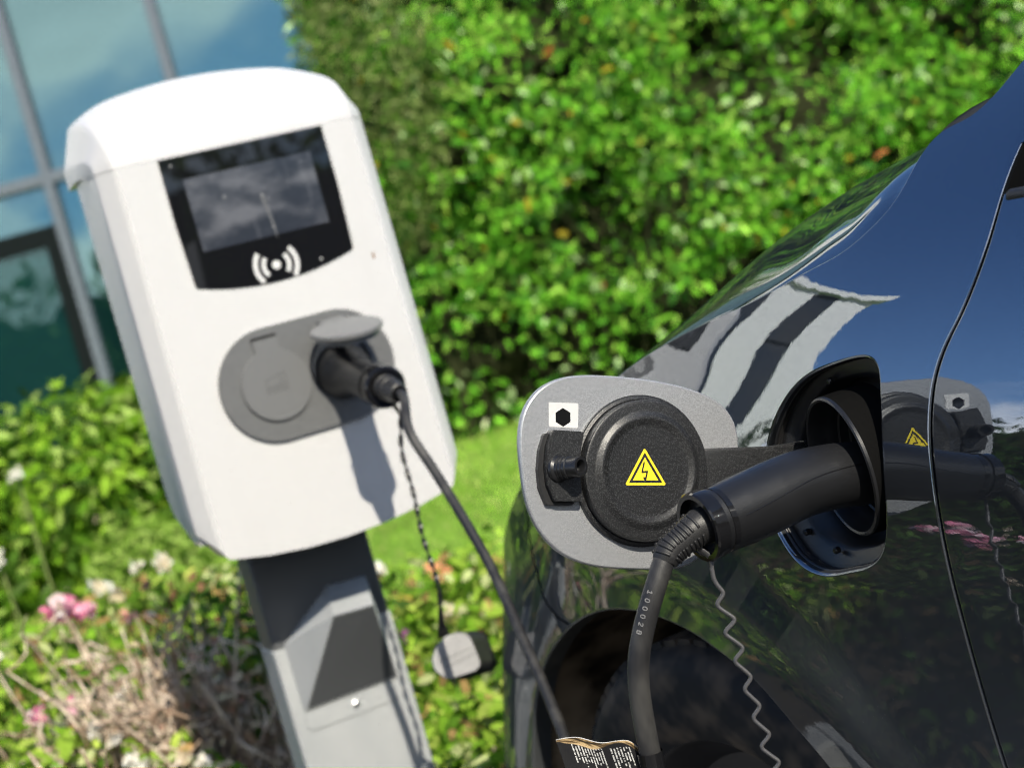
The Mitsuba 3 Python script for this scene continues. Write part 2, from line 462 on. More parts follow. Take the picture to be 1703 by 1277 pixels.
# screen
sx0, sx1 = -.0735, .1715
arc = [(sx1 - .003 - (sx1 - sx0 - .006) * t, .158 - .0185 * (1 - (2 * t - 1) ** 2)) for t in np.linspace(0, 1, 25)]
spoly = Polygon([(sx0, .343 - .0015), (sx0 - .0005, .25), *[(x, y) for x, y in arc[::-1]], (sx1 + .0005, .25), (sx1, .3415)]).buffer(-.006).buffer(.006).union(box(sx0, .30, sx1, .3415))
scr = part(cs, 'screen', slab(spoly, .0022, .0008, L), 'mat_screen', 30, label='black glass touchscreen panel with rounded lower edge')
part(scr, 'display', slab(box(-.0465, .2045, .1435, .3085), .0006, .0002, L, .00225), 'mat_lcd', False, label='switched off grey display with smears')
ms = [Point(.05, .163).buffer(.0062)]
for r in (.0188, .0308):
    for s_ in (0, math.pi):
        a = np.linspace(-.72, .72, 20) + s_ - .02
        ms.append(LineString([(.05 + r * math.cos(t), .163 + r * math.sin(t)) for t in a]).buffer(.0033 if r > .03 else .0030, cap_style=2))
part(scr, 'contactless_symbol', extrude(union_all(ms), .0005, L, .00225), 'mat_print_white', label='white contactless payment symbol')
part(scr, 'status_light', extrude(Point(.1165, .1555).buffer(.0016), .0006, L, .0022), 'mat_print_white')
part(scr, 'dried_drip', extrude(Polygon([(.0545, .262), (.0575, .263), (.0615, .240), (.0635, .215), (.0625, .198), (.0605, .215), (.0585, .238)]), .0003, L, .00285), 'mat_panel_grey')
for a, b, r in ((.004, .272, .0026), (.058, .262, .0028), (.064, .256, .0018), (.061, .216, .0022), (-.058, .33, .0022), (-.036, .301, .0014), (.126, .297, .0013)):
    part(scr, 'water_drop', hull(np.vstack([L(a + r * math.sin(p) * np.cos(q), b + r * 1.2 * math.sin(p) * np.sin(q), .0024 + .45 * r * math.cos(p)).reshape(-1, 3) for p in (0, .5, 1., 1.57) for q in [np.arange(12) * math.pi / 6]])), 'mat_print_white' if r < .0012 else 'mat_lid_grey', 50)

# socket panel
R0 = .0812
stad = LineString([(0, .001), (.101, .001)]).buffer(R0, quad_segs=40)
hole = Point(.101, .0).buffer(.0455, quad_segs=24)
sp = part(cs, 'socket_panel', slab(stad.difference(hole), .0075, .002, L), 'mat_panel_grey', 30, label='grey stadium shaped socket panel')


def lid_poly(cx):
    return union_all([Point(cx, 0).buffer(.0513, quad_segs=40), box(cx - .0185, 0, cx + .0185, .0665)]).buffer(.004).buffer(-.004)


part(sp, 'hinge_slot', extrude(box(-.0190, .0645, .0190, .0705), .0004, L, .0076), 'mat_deep')
part(sp, 'hinge_slot', extrude(box(.082, .0645, .120, .0705), .0004, L, .0076), 'mat_deep')
lid = part(sp, 'lid', slab(lid_poly(0), .0052, .0022, L, .0080), 'mat_lid_grey', 30, label='closed round grey socket lid with embossed emblem')
em = [Polygon([(-.0165, -.002), (-.0165, .0095), (.0155, .0165), (.0155, -.002)]).difference(Polygon([(-.014, .001), (-.014, .008), (.013, .0135), (.013, .001)]))]
em += [box(x, -.0105, x + .0045, -.003) for x in (-.0165, -.0095, -.0025, .0045, .011)]
em += [Polygon([(.004, .004), (.011, .004), (.0075, .010)])]
part(lid, 'embossed_emblem', extrude(union_all(em), .0009, L, .0132), 'mat_panel_grey')
ha = math.radians(74)


def LH(a, b, c):
    y, z = b - .0655, c - .0080
    return L(a, .0655 + y * math.cos(ha) + z * math.sin(ha), .0085 - y * math.sin(ha) + z * math.cos(ha))


lid2 = part(sp, 'lid', slab(lid_poly(.101), .0052, .0022, LH, .0080), 'mat_lid_grey', 30, label='raised grey socket lid resting above the plug')
part(lid2, 'lid_seal', extrude(Point(.101, 0).buffer(.044).difference(Point(.101, 0).buffer(.036)), .010, LH, -.002), 'mat_lid_grey')
part(sp, 'socket', revolve([(.0455, .006), (.043, .003), (.043, -.02), (.0, -.02)], L(.101, 0, 0), CN * K, 48, ax=K, ay=K), 'mat_black', 40)
part(cs, 'dried_speck', hull(L(.1955 + .0025 * np.cos(np.arange(8)), .1415 + .005 * np.sin(np.arange(8)), .0008 * (np.arange(8) % 2))), 'mat_twig')

# post
PF = -.185
part(cs, 'post', boxm((.034 - .0965, -1.02, PF - .075), (.034 + .0965, .25, PF - .002), L, .004), 'mat_charcoal', False, label='upper grey post with the shade of the station head painted on in charcoal')  # charcoal tone stands in for the shade under the head
part(cs, 'lower_post', boxm((.034 - .0985, -1.02, PF - .077), (.034 + .0985, -.392, PF), L, .003), 'mat_post', False, label='light grey lower post below the painted head shade')  # same post, left light where the painted shade ends
part(cs, 'mounting_bracket', boxm((-.02, -.12, PF + .0005), (.118, .3, -.1655), L), 'mat_black_matt')
part(cs, 'base_plate', boxm((-.11, -1.03, PF - .13), (.18, -1.018, PF + .055), L, .003), 'mat_post')
hp = [(.043, -.324, PF), (.107, -.327, PF), (-.046, -.387, PF), (-.044, -.497, PF + .003), (.113, -.497, PF + .003), (.013, -.353, PF + .10), (.077, -.357, PF + .10), (.113, -.40, PF)]
hk = part(cs, 'cable_hook', hull([L(*p) for p in hp]), 'mat_post', False, label='wedge shaped cable hook plate on the post front')
wp4 = [V(*p) for p in ((.013, -.353, PF + .10), (.077, -.357, PF + .10), (.110, -.490, PF + .0075), (-.040, -.490, PF + .0075))]
wn = norm(np.cross(wp4[1] - wp4[0], wp4[3] - wp4[0]))
wn = wn if wn[2] > 0 else -wn
wc = sum(wp4) / 4
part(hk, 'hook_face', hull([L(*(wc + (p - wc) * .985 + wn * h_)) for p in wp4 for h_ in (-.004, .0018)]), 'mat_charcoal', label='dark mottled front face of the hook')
fp = box(-.046, -.527, .113, -.36).buffer(-.012).buffer(.012).union(box(-.046, -.45, .113, -.36))
part(cs, 'hook_flange', slab(fp.difference(box(-1, -.495, 1, 0)), .003, .001, L, PF), 'mat_post')
part(hk, 'screw', revolve([(0, .0045), (.003, .0042), (.0058, .0025), (.0062, 0)], L(.036, -.511, PF + .003), CN, 24, ax=K, ay=K), 'mat_steel', 30)

# ---------------------------------------------------------------- charging cable (plug, cord, connector, tethers)
cc = thing('charging_cable', 'black charging cable plugged into both the white station and the car', 'cable')


def Lp(p):
    return L(p[0], p[1], p[2])


ax0, ax1 = Lp((.1, -.002, -.01)), Lp((.0965, -.0415, .178))
axd = norm(ax1 - ax0)
ln = np.linalg.norm(ax1 - ax0)
pp = [(.0, 0), (.0375, 0), (.0405, .012), (.0405, .034), (.036, .046), (.031, .058), (.0275, .075), (.0262, .10), (.0262, .165), (.0275, .170)]
pl = part(cc, 'plug', revolve([(r * K * .98, h * K) for r, h in pp], ax0, axd, 48), 'mat_black', 40, label='black plug pushed into the right socket of the station')
part(pl, 'end_ring', revolve([(.0262, .170), (.0288, .171), (.0293, .176), (.0293, .187), (.0275, .190), (.0225, .190), (.0205, .184), (0, .184)] @ np.eye(2) * K, ax0, axd, 48), 'mat_black_gloss', 30)
part(pl, 'grip_band', revolve([(.0275, .150), (.0288, .1505), (.0288, .158), (.0275, .1585)] @ np.eye(2) * K, ax0, axd, 48), 'mat_black')
part(pl, 'strain_relief', revolve([(.0185, .18), (.0185, .192), (.0165, .194), (.0160, .200), (.0172, .201), (.0165, .207), (.0150, .208), (.0148, .213), (.0160, .214), (.0150, .222), (.0125, .235), (.0098, .237)] @ np.eye(2) * K, ax0, axd, 32), 'mat_black_matt', 40)
tip = ax0 + axd * .232 * K
wp = [tip, tip + axd * .012, V(-.1560, 2.232, .993), V(-.1447, 2.2134, .957), V(-.1153, 2.1581, .8748), V(-.0901, 2.0926, .7938), V(-.0764, 2.0286, .729), V(-.0633, 1.9649, .6686), V(-.0532, 1.9013, .6095), V(-.051, 1.8488, .5683),
      V(-.075, 1.73, .42), V(-.13, 1.56, .22), V(-.17, 1.42, .07), V(-.12, 1.28, .014), V(0, 1.21, .014), V(.05, 1.25, .10), V(.032, 1.268, .42), V(.0239, 1.2549, .7234), V(.0271, 1.2549, .757), V(.0309, 1.2516, .8033), V(.0378, 1.2496, .8369), V(.0499, 1.2482, .8638), V(.0706, 1.2502, .8974), V(.0895, 1.2585, .9181), V(.1203, 1.2718, .9239)]
cord = spline(wp, 420)
part(cc, 'cord', tube(cord, np.interp(np.linspace(0, 1, 420), [0, .3, .7, 1], [.0069, .0071, .0088, .0088]), 20), 'mat_rubber', True, label='thick black rubber cord hanging in a loop')

# car connector
hpth = CW([.004] * 8, [-.030, -.0245, -.0064, .0119, .0364, .0616, .0928, .1321], [.9192, .9200, .9239, .9269, .9291, .9281, .9261, .9248])
hs = spline(hpth, 80)
rad = np.interp(np.linspace(0, 1, 80), [0, .012, .14, .35, .6, .8, .97, 1], [.0252, .0268, .0272, .0278, .0288, .0284, .0272, .0270])
cn = part(cc, 'car_connector', tube(hs, rad, 48), 'mat_black', True, label='black curved connector handle plugged into the car')
hd = norm(hs[-1] - hs[-6])
he = hs[-1]
rv = lambda p: [(r, h) for r, h in p]
part(cn, 'end_ring', revolve(rv([(.0270, -.014), (.0279, -.0135), (.0279, -.0085), (.0270, -.008), (.0270, -.004), (.0286, -.0035), (.0290, .0005), (.0290, .0075), (.0278, .0090), (.0240, .0090), (.0232, .0075), (.0232, -.002), (0, -.002)]), he, hd, 64), 'mat_black_gloss', 30)
hx = norm(np.cross(hd, UZ))
hy = np.cross(hx, hd)
for a in (.6, 2.2, 3.9, 5.4):
    o = he + .0185 * (math.cos(a) * hx + math.sin(a) * hy) + hd * -.002
    part(cn, 'screw', revolve(rv([(.0034, 0), (.0034, .0045), (.0026, .0052), (.0022, .0030), (0, .0028)]), o, hd, 16), 'mat_black', 30)
sp0, sp3 = he - hd * .002, V(.0865, 1.2570, .9150)
spth = spline([sp0, he + hd * .012, (he + hd * .012) * .45 + sp3 * .55, sp3, sp3 + norm(V(.0706, 1.2502, .8974) - sp3) * .012], 60)
u_ = np.linspace(0, 1, 60)
sr = np.interp(u_, [0, .18, .24, .92, 1], [.0175, .0172, .0165, .0132, .0105])
for a, b in ((.30, .335), (.40, .435), (.50, .535), (.60, .635), (.70, .735), (.80, .83)):
    sr = np.where((u_ > a) & (u_ < b), sr - .0028, sr)
relief = tube(spth, np.interp(u_, [0, .18, .24, .92, 1], [.0152, .0150, .0140, .0114, .0098]), 32)
sl = part(cn, 'strain_relief', relief, 'mat_black_matt', 40, label='ribbed strain relief sleeve')
tt, tx, ty = frames(spth)
ribs = []
for f0 in np.linspace(.30, .90, 9):
    k = int(f0 * 59)
    r0 = np.interp(f0, [.24, .92], [.0140, .0114])
    for a0 in (.25, 1.82, 3.39, 4.96):
        a = np.linspace(a0, a0 + 1.1, 10)
        ribs.append(tube(spth[k] + (r0 + .0003) * (np.cos(a)[:, None] * tx[k] + np.sin(a)[:, None] * ty[k]), .00125, 8))
    a = np.linspace(0, 2 * math.pi, 5)
part(sl, 'ribs', cat(ribs), 'mat_black_matt', True)
part(cn, 'nose', tube(np.array([hs[0] + NC * .004, hs[0] - NC * .034]), .0215, 32), 'mat_deep', 40)
# raised parting line along the handle
camdir = norm(EYE - hs[40])
htt, htx, hty = frames(hs)
pth = []
for k in range(10, 70):
    up_ = norm(UZ - htt[k] * htt[k][2])
    outw = norm(np.cross(up_, htt[k]))
    if outw @ camdir < 0:
        outw = -outw
    g = .03 + .35 * (1 - k / 70)
    pth.append(hs[k] + (rad[k] - .0002) * norm(outw * math.cos(g) + up_ * math.sin(g)))
part(cn, 'parting_line', tube(np.array(pth), .0006, 8), 'mat_black_gloss', True)

# printed characters on the cord near the connector
def text_on(parent, txt, height, origin, right, up, nrm_, bsdf, name='printed_text', label=None, depth=.0003):
    m = meshkit.text_mesh(txt, height, depth)
    v = m.vertices
    m.vertices = origin + v[:, :1] * right + v[:, 1:2] * up + v[:, 2:3] * nrm_
    return part(parent, name, m, bsdf, label=label)


ci = int(np.argmin(np.linalg.norm(cord - V(.0640, 1.2495, .888), axis=1)))
for chars, off in (('1', -1), ('1', 1), ('0', 3), ('0', 5), ('0', 8), ('2', 11), ('0', 13), ('E', 15)):
    k = min(ci + int(off * .36), 418)
    p_ = cord[ci] + (cord[ci - 1] - cord[ci]) * off * .36
    q_ = np.linalg.norm(cord - p_, axis=1).argmin()
    t_ = norm(cord[q_ - 1] - cord[q_ + 1])
    n_ = norm((EYE - p_) - t_ * ((EYE - p_) @ t_))
    n_ = norm(n_ + .35 * np.cross(t_, n_))
    text_on(f'{cc}__cord', chars, .0042, cord[q_] + n_ * .00885 - t_ * .0015 - np.cross(n_, t_) * .0021, t_, np.cross(n_, t_), n_, 'mat_print_grey', name='printed_character')

# wavy plastic lanyard below the connector
top, bot = V(.1140, 1.2610, .890), V(.1210, 1.2490, .686)
nw = 260
w_ = np.linspace(0, 1, nw)
ldir = norm(bot - top)
lside = norm(np.cross(ldir, norm(EYE - top)))
ph = w_ * 2 * math.pi * 8.6
amp = np.minimum(1, w_ * 6) * (.0043 + .0008 * np.sin(w_ * 9))
lan = top + (bot - top) * w_[:, None] + lside * (amp * np.sin(ph + .4 * np.sin(ph)))[:, None]
lead = spline([he + hd * .004 - UZ * .012, he + hd * .012 - UZ * .016, top + UZ * .012, top], 30)
lan = np.vstack([lead[:-1], lan])
r_l = np.r_[np.linspace(.0046, .0021, 29), np.full(nw, .0021)]
part(cc, 'lanyard', tube(lan, r_l, 10, ry=np.r_[np.full(29, .0012), np.full(nw, .0017)]), 'mat_strap_grey', True, label='grey wavy plastic lanyard under the connector')

# twisted strap and dust cap below the station plug
st = spline([Lp(p) for p in [(.100, -.065, .175), (.1079, -.0785, .165), (.1058, -.1229, .145), (.106, -.1829, .14), (.1015, -.2588, .14), (.1035, -.3285, .14), (.0990, -.370, .128), (.1015, -.398, .112)]], 300)
tt, tx, ty = frames(st)
tw = np.linspace(0, 1, 300)
ang = np.interp(tw, [0, .05, .8, 1], [0, .5, 34, 35.2])
wid = np.interp(tw, [0, .05, .85, .92, 1], [.0038, .0038, .0038, .0045, .0105])
xx = np.cos(ang)[:, None] * tx + np.sin(ang)[:, None] * ty
yy = -np.sin(ang)[:, None] * tx + np.cos(ang)[:, None] * ty
# the last stretch lies flat towards the viewer
flat = norm(CR - tt * (tt @ CR)[:, None])
m_ = sstep(.80, .90, tw)[:, None]
xx = norm(xx * (1 - m_) + flat * m_)
yy = np.cross(tt, xx)
P4 = np.stack([st + xx * wid[:, None] * a + yy * .0011 * b for a, b in ((1, 1), (-1, 1), (-1, -1), (1, -1))], 1)
part(cc, 'tether', loft(P4), 'mat_black', 40, label='twisted grey tether strap hanging from the plug')
cap_o = np.array([(.071, -.4211), (.0827, -.4056), (.1009, -.3955), (.1194, -.3965), (.132, -.4019), (.1374, -.4115), (.1418, -.4517), (.1316, -.458), (.092, -.456), (.0836, -.4529), (.0718, -.4378)])
cap_p = Polygon(cap_o).buffer(-.006).buffer(.006).exterior
cap_o = np.array([(p.x, p.y) for p in (cap_p.interpolate(i / 60, normalized=True) for i in range(60))])
cm = cap_o.mean(0)
shr = lambda k_: cm + (cap_o - cm) * k_
dc = part(cc, 'dust_cap', loft([L(shr(k_)[:, 0] + (.1195 - c_) * .95, shr(k_)[:, 1] - (.1195 - c_) * .42, c_) for k_, c_ in ((.94, .0800), (1.06, .0810), (1.06, .0850), (1.0, .0855), (1.0, .1175))] + [ L(shr(.985)[:, 0], shr(.985)[:, 1], .1195), L(shr(.955)[:, 0], shr(.955)[:, 1], .120)]), 'mat_black_matt', 40, label='dark rubber dust cap hanging on its tether')
cap_i = shr(.955)
part(dc, 'cap_face', loft([L(shr(.962)[:, 0], shr(.962)[:, 1], .1199), L(shr(.945)[:, 0], shr(.945)[:, 1], .1212)]), 'mat_cover_grey', 30)
for a, b, c, d in ((.081, -.427, .132, -.424), (.088, -.4365, .134, -.4335)):
    part(dc, 'moulded_line', tube(np.array([Lp((a, b, .1213)), Lp((c, d, .1213))]), .0007, 6), 'mat_black_matt')

# ---------------------------------------------------------------- the car
car = thing('car', 'dark blue-grey car parked nose-in with its charge flap open and cable plugged in', 'car')
ARC, ARR = (.44, .34), .44


def plan(s):
    s = np.asarray(s, float)
    return .04 * np.maximum(0, s + .1) ** 2 + .259 * np.maximum(0, s - .5) ** 2 + 4.0 * np.maximum(0, s - 1.14) ** 2.2


def bodyw(s, z):
    """inboard offset of the body side."""
    s, z = np.asarray(s, float), np.asarray(z, float)
    w = plan(s) + .8 * np.maximum(0, z - .82) ** 2 + 6 * np.maximum(0, z - .98) ** 3
    sc = np.clip(s + .03, 0, .45)
    w = w + .20 * (sc ** 2 + 2 * .45 * np.maximum(0, s - .42)) * sstep(.90, 1.03, z) * sstep(1.0, .5, s)
    w = w + .32 * (np.clip(z, .42, .98) - .735) * sstep(.55, .95, s)
    w = w + .10 * np.maximum(0, .62 - z) ** 1.5
    r = np.hypot(s - ARC[0], z - ARC[1])
    w = w - .006 * 1.15 * sstep(.565, .50, r) * sstep(1.0, .8, z) * sstep(.55, .75, z) + .003 * sstep(.50, .42, r)
    return w


def body(s, z, d=0.0):
    return CW(s, -bodyw(s, z) - d, z)


def sheet(poly, fn, step=.012, edge=.006):
    """a fine triangulated sheet over a shapely polygon in (s, z)."""
    bs = []
    for ring in [poly.exterior, *poly.interiors]:
        n = max(8, int(ring.length / edge))
        c = [ring.interpolate(i / n, normalized=True) for i in range(n)]
        bs.append(np.array([(p.x, p.y) for p in c]))
    x0, y0, x1, y1 = poly.bounds
    gx_, gy_ = np.meshgrid(np.arange(x0, x1, step), np.arange(y0, y1, step))
    g = np.stack([gx_.ravel(), gy_.ravel()], 1)
    inner = poly.buffer(-.7 * edge)
    g = g[contains_xy(inner, g[:, 0], g[:, 1])]
    p = np.vstack(bs + [g])
    tri = Delaunay(p).simplices
    ctr = p[tri].mean(1)
    tri = tri[contains_xy(poly.buffer(2e-4), ctr[:, 0], ctr[:, 1])]
    a, b, c = p[tri[:, 0]], p[tri[:, 1]], p[tri[:, 2]]
    sg = (b[:, 0] - a[:, 0]) * (c[:, 1] - a[:, 1]) - (b[:, 1] - a[:, 1]) * (c[:, 0] - a[:, 0])
    tri = tri[np.abs(sg) > 1e-9]
    sg = sg[np.abs(sg) > 1e-9]
    tri[sg > 0] = tri[sg > 0][:, ::-1]
    return trimesh.Trimesh(fn(p[:, 0], p[:, 1]), tri, process=False)


def rolled(line, fn, out, r=.003, depth=.02, closed=False):
    """a rounded, returned sheet edge along a polyline in (s, z); out = +1/-1 picks the side it rolls over to."""
    line = np.asarray(line, float)
    if closed:
        t = np.roll(line, -1, 0) - np.roll(line, 1, 0)
    else:
        t = np.gradient(line, axis=0)
    t = norm(t)
    nn = np.stack([-t[:, 1], t[:, 0]], 1) * out
    rows_ = []
    for a in np.linspace(0, math.pi / 2, 6):
        o = line + nn * r * math.sin(a)
        rows_.append(fn(o[:, 0], o[:, 1], r * (1 - math.cos(a))))
    o = line + nn * r
    rows_.append(fn(o[:, 0], o[:, 1], depth))
    return mesh_of(grid(np.array(rows_), closed_v=closed))


gap = spline([(-.178, 1.21), (-.1697, 1.1465), (-.1688, 1.1175), (-.1672, 1.0893), (-.1586, 1.0618), (-.144, 1.0361), (-.1344, 1.024), (-.119, .9997), (-.1109, .9751), (-.107, .9489), (-.1058, .9171), (-.1055, .8943), (-.1058, .842), (-.1065, .7779), (-.1115, .6885), (-.13, .55), (-.15, .40), (-.15, .30)], 160)
top = np.array([(-.30, 1.345), (-.22, 1.300), (-.16, 1.255), (-.1095, 1.215), (-.1053, 1.2003), (-.0892, 1.1836), (-.0537, 1.1755), (-.0470, 1.1690), (-.0433, 1.1502), (-.0353, 1.1302), (-.0167, 1.1154), (.0175, 1.1007), (.0590, 1.0923), (.1198, 1.0811), (.2151, 1.0666), (.3200, 1.0520), (.3987, 1.0387), (.4913, 1.0200), (.62, .985), (.8, .925), (1.0, .845), (1.15, .77)])
top = spline(top, 240)
port = [(.1166, .9544), (.1031, .9738), (.0817, .9926), (.0515, 1.0075), (.0080, 1.0160), (-.0262, 1.0189), (-.0413, 1.0170), (-.0507, 1.0103), (-.0541, .9942), (-.0532, .9665), (-.0495, .9256), (-.0458, .8922), (-.0411, .8753), (-.0302, .8576), (-.0140, .8466), (.0201, .8387), (.0542, .8339), (.0779, .8364), (.0997, .8467), (.1157, .8651), (.1250, .8840), (.1240, .9184)]
port = spline(port, 120, True)
arch = spline([(.885, .25), (.882, .40), (.872, .52), (.838, .615), (.750, .690), (.6639, .7303), (.5809, .7574), (.5138, .7712), (.4428, .7765), (.3921, .7747), (.3406, .7680), (.3000, .7580), (.2620, .7440), (.2264, .7290), (.1934, .7050), (.1680, .6820), (.1315, .6480), (.088, .590), (.035, .480), (.008, .370), (.005, .25)], 200)
fend = Polygon(np.vstack([gap, [(-.15, .28), (1.2, .28), (1.2, .74)], top[top[:, 0] < 1.15][::-1][:-0 or None]])).buffer(0)
fend = Polygon(np.vstack([gap[gap[:, 1] < 1.2], [(-.15, .28), (1.18, .28), (1.18, .755)], [t for t in top[::-1] if t[0] > -.109 and t[0] < 1.16], [(-.1095, 1.215), (-.14, 1.215)]])).buffer(0)
fend = fend.difference(Polygon(arch).buffer(0)).difference(Polygon(port).buffer(.0))
if fend.geom_type != 'Polygon':
    fend = max(fend.geoms, key=lambda g: g.area)
part(car, 'front_fender', sheet(fend, body, .008), 'mat_paint', True, label='glossy dark blue-grey front fender with charge port opening')
part(car, 'fender_edge', cat([rolled(gap[gap[:, 1] < 1.2], body, -1 if gap[0, 1] > gap[-1, 1] else 1, .0018, .025), rolled(port, body, 1 if Polygon(port).exterior.is_ccw else -1, .0035, .010, True),
                              rolled(arch, body, 1, .004, .03)]), 'mat_paint', True)
# door behind the gap
dg = gap + np.array([(-.0066, 0)])
door = Polygon(np.vstack([dg[(dg[:, 1] < 1.118)], [(-.16, .28), (-1.25, .28), (-1.25, 1.085), (-.30, 1.108), (-.20, 1.113)]])).buffer(0)
part(car, 'front_door', sheet(door, body, .016), 'mat_paint', True, label='glossy dark front door beside the fender gap')
part(car, 'door_edge', rolled(dg[dg[:, 1] < 1.118], body, 1 if gap[0, 1] > gap[-1, 1] else -1, .0018, .025), 'mat_paint', True)
gm = gap[gap[:, 1] < 1.2]
part(car, 'door_seal', mesh_of(grid(np.array([body(gm[:, 0] + .006, gm[:, 1], .018), body(gm[:, 0] - .016, gm[:, 1], .018)]))), 'mat_deep')
# upper part: pillar, window, roof rail (behind the gap and above the waist)
pil = Polygon([(-.1095, 1.215), (-.16, 1.255), (-.22, 1.300), (-.30, 1.345), (-.62, 1.50), (-.70, 1.50), (-.36, 1.285), (-.252, 1.213), (-.190, 1.167), (-.176, 1.15), (-.172, 1.17), (-.172, 1.2)]).buffer(0)


def upper(s, z, d=0.0):
    s, z = np.asarray(s, float), np.asarray(z, float)
    w = bodyw(s, np.minimum(z, 1.16)) + np.maximum(0, z - 1.16) * 1.05
    return CW(s, -w - d, z)


pil2 = Polygon(np.vstack([[t for t in top if t[0] < -.104], [(-.104, 1.199)], [(-.165, 1.19), (-.1745, 1.148), (-.21, 1.172), (-.30, 1.235), (-.55, 1.38), (-.62, 1.50), (-.30, 1.345)]])).buffer(0)
part(car, 'windscreen_pillar', sheet(Polygon([(-.1095, 1.2152), (-.16, 1.255), (-.22, 1.300), (-.30, 1.345), (-.62, 1.50), (-.75, 1.50), (-.36, 1.268), (-.252, 1.198), (-.1705, 1.149), (-.166, 1.16), (-.166, 1.2)]), body if False else (lambda s, z: CW(s, -np.where(z < 1.2152, bodyw(s, z), bodyw(s, 1.2152) + (z - 1.2152) * .55), z)), .007), 'mat_paint', True)
win = Polygon([(-.170, 1.112), (-.30, 1.105), (-1.25, 1.080), (-1.25, 1.49), (-.74, 1.49), (-.36, 1.275), (-.252, 1.208), (-.168, 1.156)])
part(car, 'side_window', sheet(win, lambda s, z: CW(s, -np.where(z < 1.2152, bodyw(s, z), bodyw(s, 1.2152) + (z - 1.2152) * .55) - .012, z), .009), 'mat_window', True)
part(car, 'window_trim', tube(np.array([CW(s, -bodyw(s, z) - .004, z) for s, z in resample([(-.180, 1.114), (-.30, 1.110), (-1.25, 1.086)], 40)]), .006, 8), 'mat_black_matt', True)
part(car, 'window_frame', sheet(win.difference(win.buffer(-.016)), lambda s, z: CW(s, -np.where(z < 1.2152, bodyw(s, z), bodyw(s, 1.2152) + (z - 1.2152) * .55) - .006, z), .007), 'mat_deep', True)

# hood
hs_s = np.r_[np.linspace(-.047, .06, 40), np.linspace(.065, 1.18, 120)]
tz = lambda s: np.interp(s, top[:, 0][top[:, 0] > -.0471], top[:, 1][top[:, 0] > -.0471])
hv = np.r_[np.linspace(0, .02, 8), np.linspace(.025, 1.72, 110)]
eb = np.array([bodyw(s, tz(s)) for s in hs_s])
HZ = np.array([tz(s) for s in hs_s])


HA = ([-.047, -.035, -.01, .03, .10, .25, .45, 1.1], [.010, .058, .062, .084, .099, .116, .074, .06])
HL = ([-.047, .0, .05, .2, 1], [.05, .045, .10, .18, .15])
HC = ([-.047, .02, .10, .6, 1.1], [.0, .015, .055, .03, .015])


def smooth_interp(x, xs, ys):
    from scipy.interpolate import PchipInterpolator
    from scipy.ndimage import gaussian_filter1d
    g_ = np.linspace(xs[0], xs[-1], 600)
    return np.interp(x, g_, gaussian_filter1d(PchipInterpolator(xs, ys)(g_), 14, mode='nearest'))


def hood_pt(off_v, off_s=0):
    S, Vv = np.meshgrid(hs_s, hv, indexing='ij')
    amp_, lam_ = smooth_interp(S, *HA), smooth_interp(S, *HL)
    c = smooth_interp(S, *HC)
    edge_ = .004 * (1 - np.exp(-Vv / .004)) - .004
    Wd = 1.84 - 2 * eb[:, None]
    v_ = Vv / 1.72 * np.maximum(Wd, .2)
    a = v_ * (1 - v_ / np.maximum(Wd, .2)) * np.maximum(Wd, .2) / (np.maximum(Wd, .2))
    rise = amp_ * (1 - np.exp(-a / lam_)) + c * a * 1.7
    return CW(S + .0, -(eb[:, None] + .005 + v_), HZ[:, None] + .001 + edge_ + rise)


part(car, 'hood', mesh_of(grid(hood_pt(0))), 'mat_paint', True, label='glossy domed hood sloping to the front')
ge = [CW(s, -bodyw(s, tz(s)) - .004, tz(s) - .012) for s in np.linspace(-.047, 1.1, 120)]
part(car, 'hood_gap_seal', mesh_of(grid(np.array([ge, [p - NC * .012 for p in ge]]))), 'mat_deep')
tl = np.array([(t[0], t[1]) for t in top if -.045 < t[0] < 1.12])
part(car, 'fender_lip', rolled(tl, body, 1, .0015, .012), 'mat_paint', True)
# windscreen and far body so that the car is a closed volume
wsn = [(-.30, 1.16, .42), (-.78, 1.46, .48)]
wg = np.array([[CW(s, -(w + (1.84 - 2 * w) * v), z + .05 * math.sin(math.pi * v)) - FC * 0 + FC * (.05 * math.sin(math.pi * v)) for v in np.linspace(0, 1, 30)] for s, z, w in [tuple(np.array(wsn[0]) * (1 - t) + np.array(wsn[1]) * t) for t in np.linspace(0, 1, 12)]])
part(car, 'windscreen', mesh_of(grid(wg)), 'mat_window', True)
rg = np.array([[CW(s, -(.36 + 1.12 * v), 1.50 + .06 * math.sin(math.pi * v)) for v in np.linspace(0, 1, 20)] for s in np.linspace(-.60, -1.3, 8)])
part(car, 'roof', mesh_of(grid(rg)), 'mat_paint', True)
part(car, 'front_bumper', mesh_of(grid(np.array([[CW(1.18 + .12 * math.sin(math.pi * v), -(bodyw(1.18, z) + (1.84 - 2 * bodyw(1.18, z)) * v), z) for v in np.linspace(0, 1, 30)] for z in np.linspace(.28, .76, 12)]))), 'mat_paint', True)
part(car, 'underbody', boxm((-1.25, -1.7, .22), (-.02, -.14, .30), CW), 'mat_black_matt')

# bumper seam: a dark joint and its lit edge
seam = spline([(.650, .737), (.681, .7420), (.7298, .7600), (.7919, .7950), (.84, .85), (.87, .90)], 40)
part(car, 'bumper_joint', tube(np.array([body(s, z, .001) for s, z in seam]), .0022, 8), 'mat_deep', True)

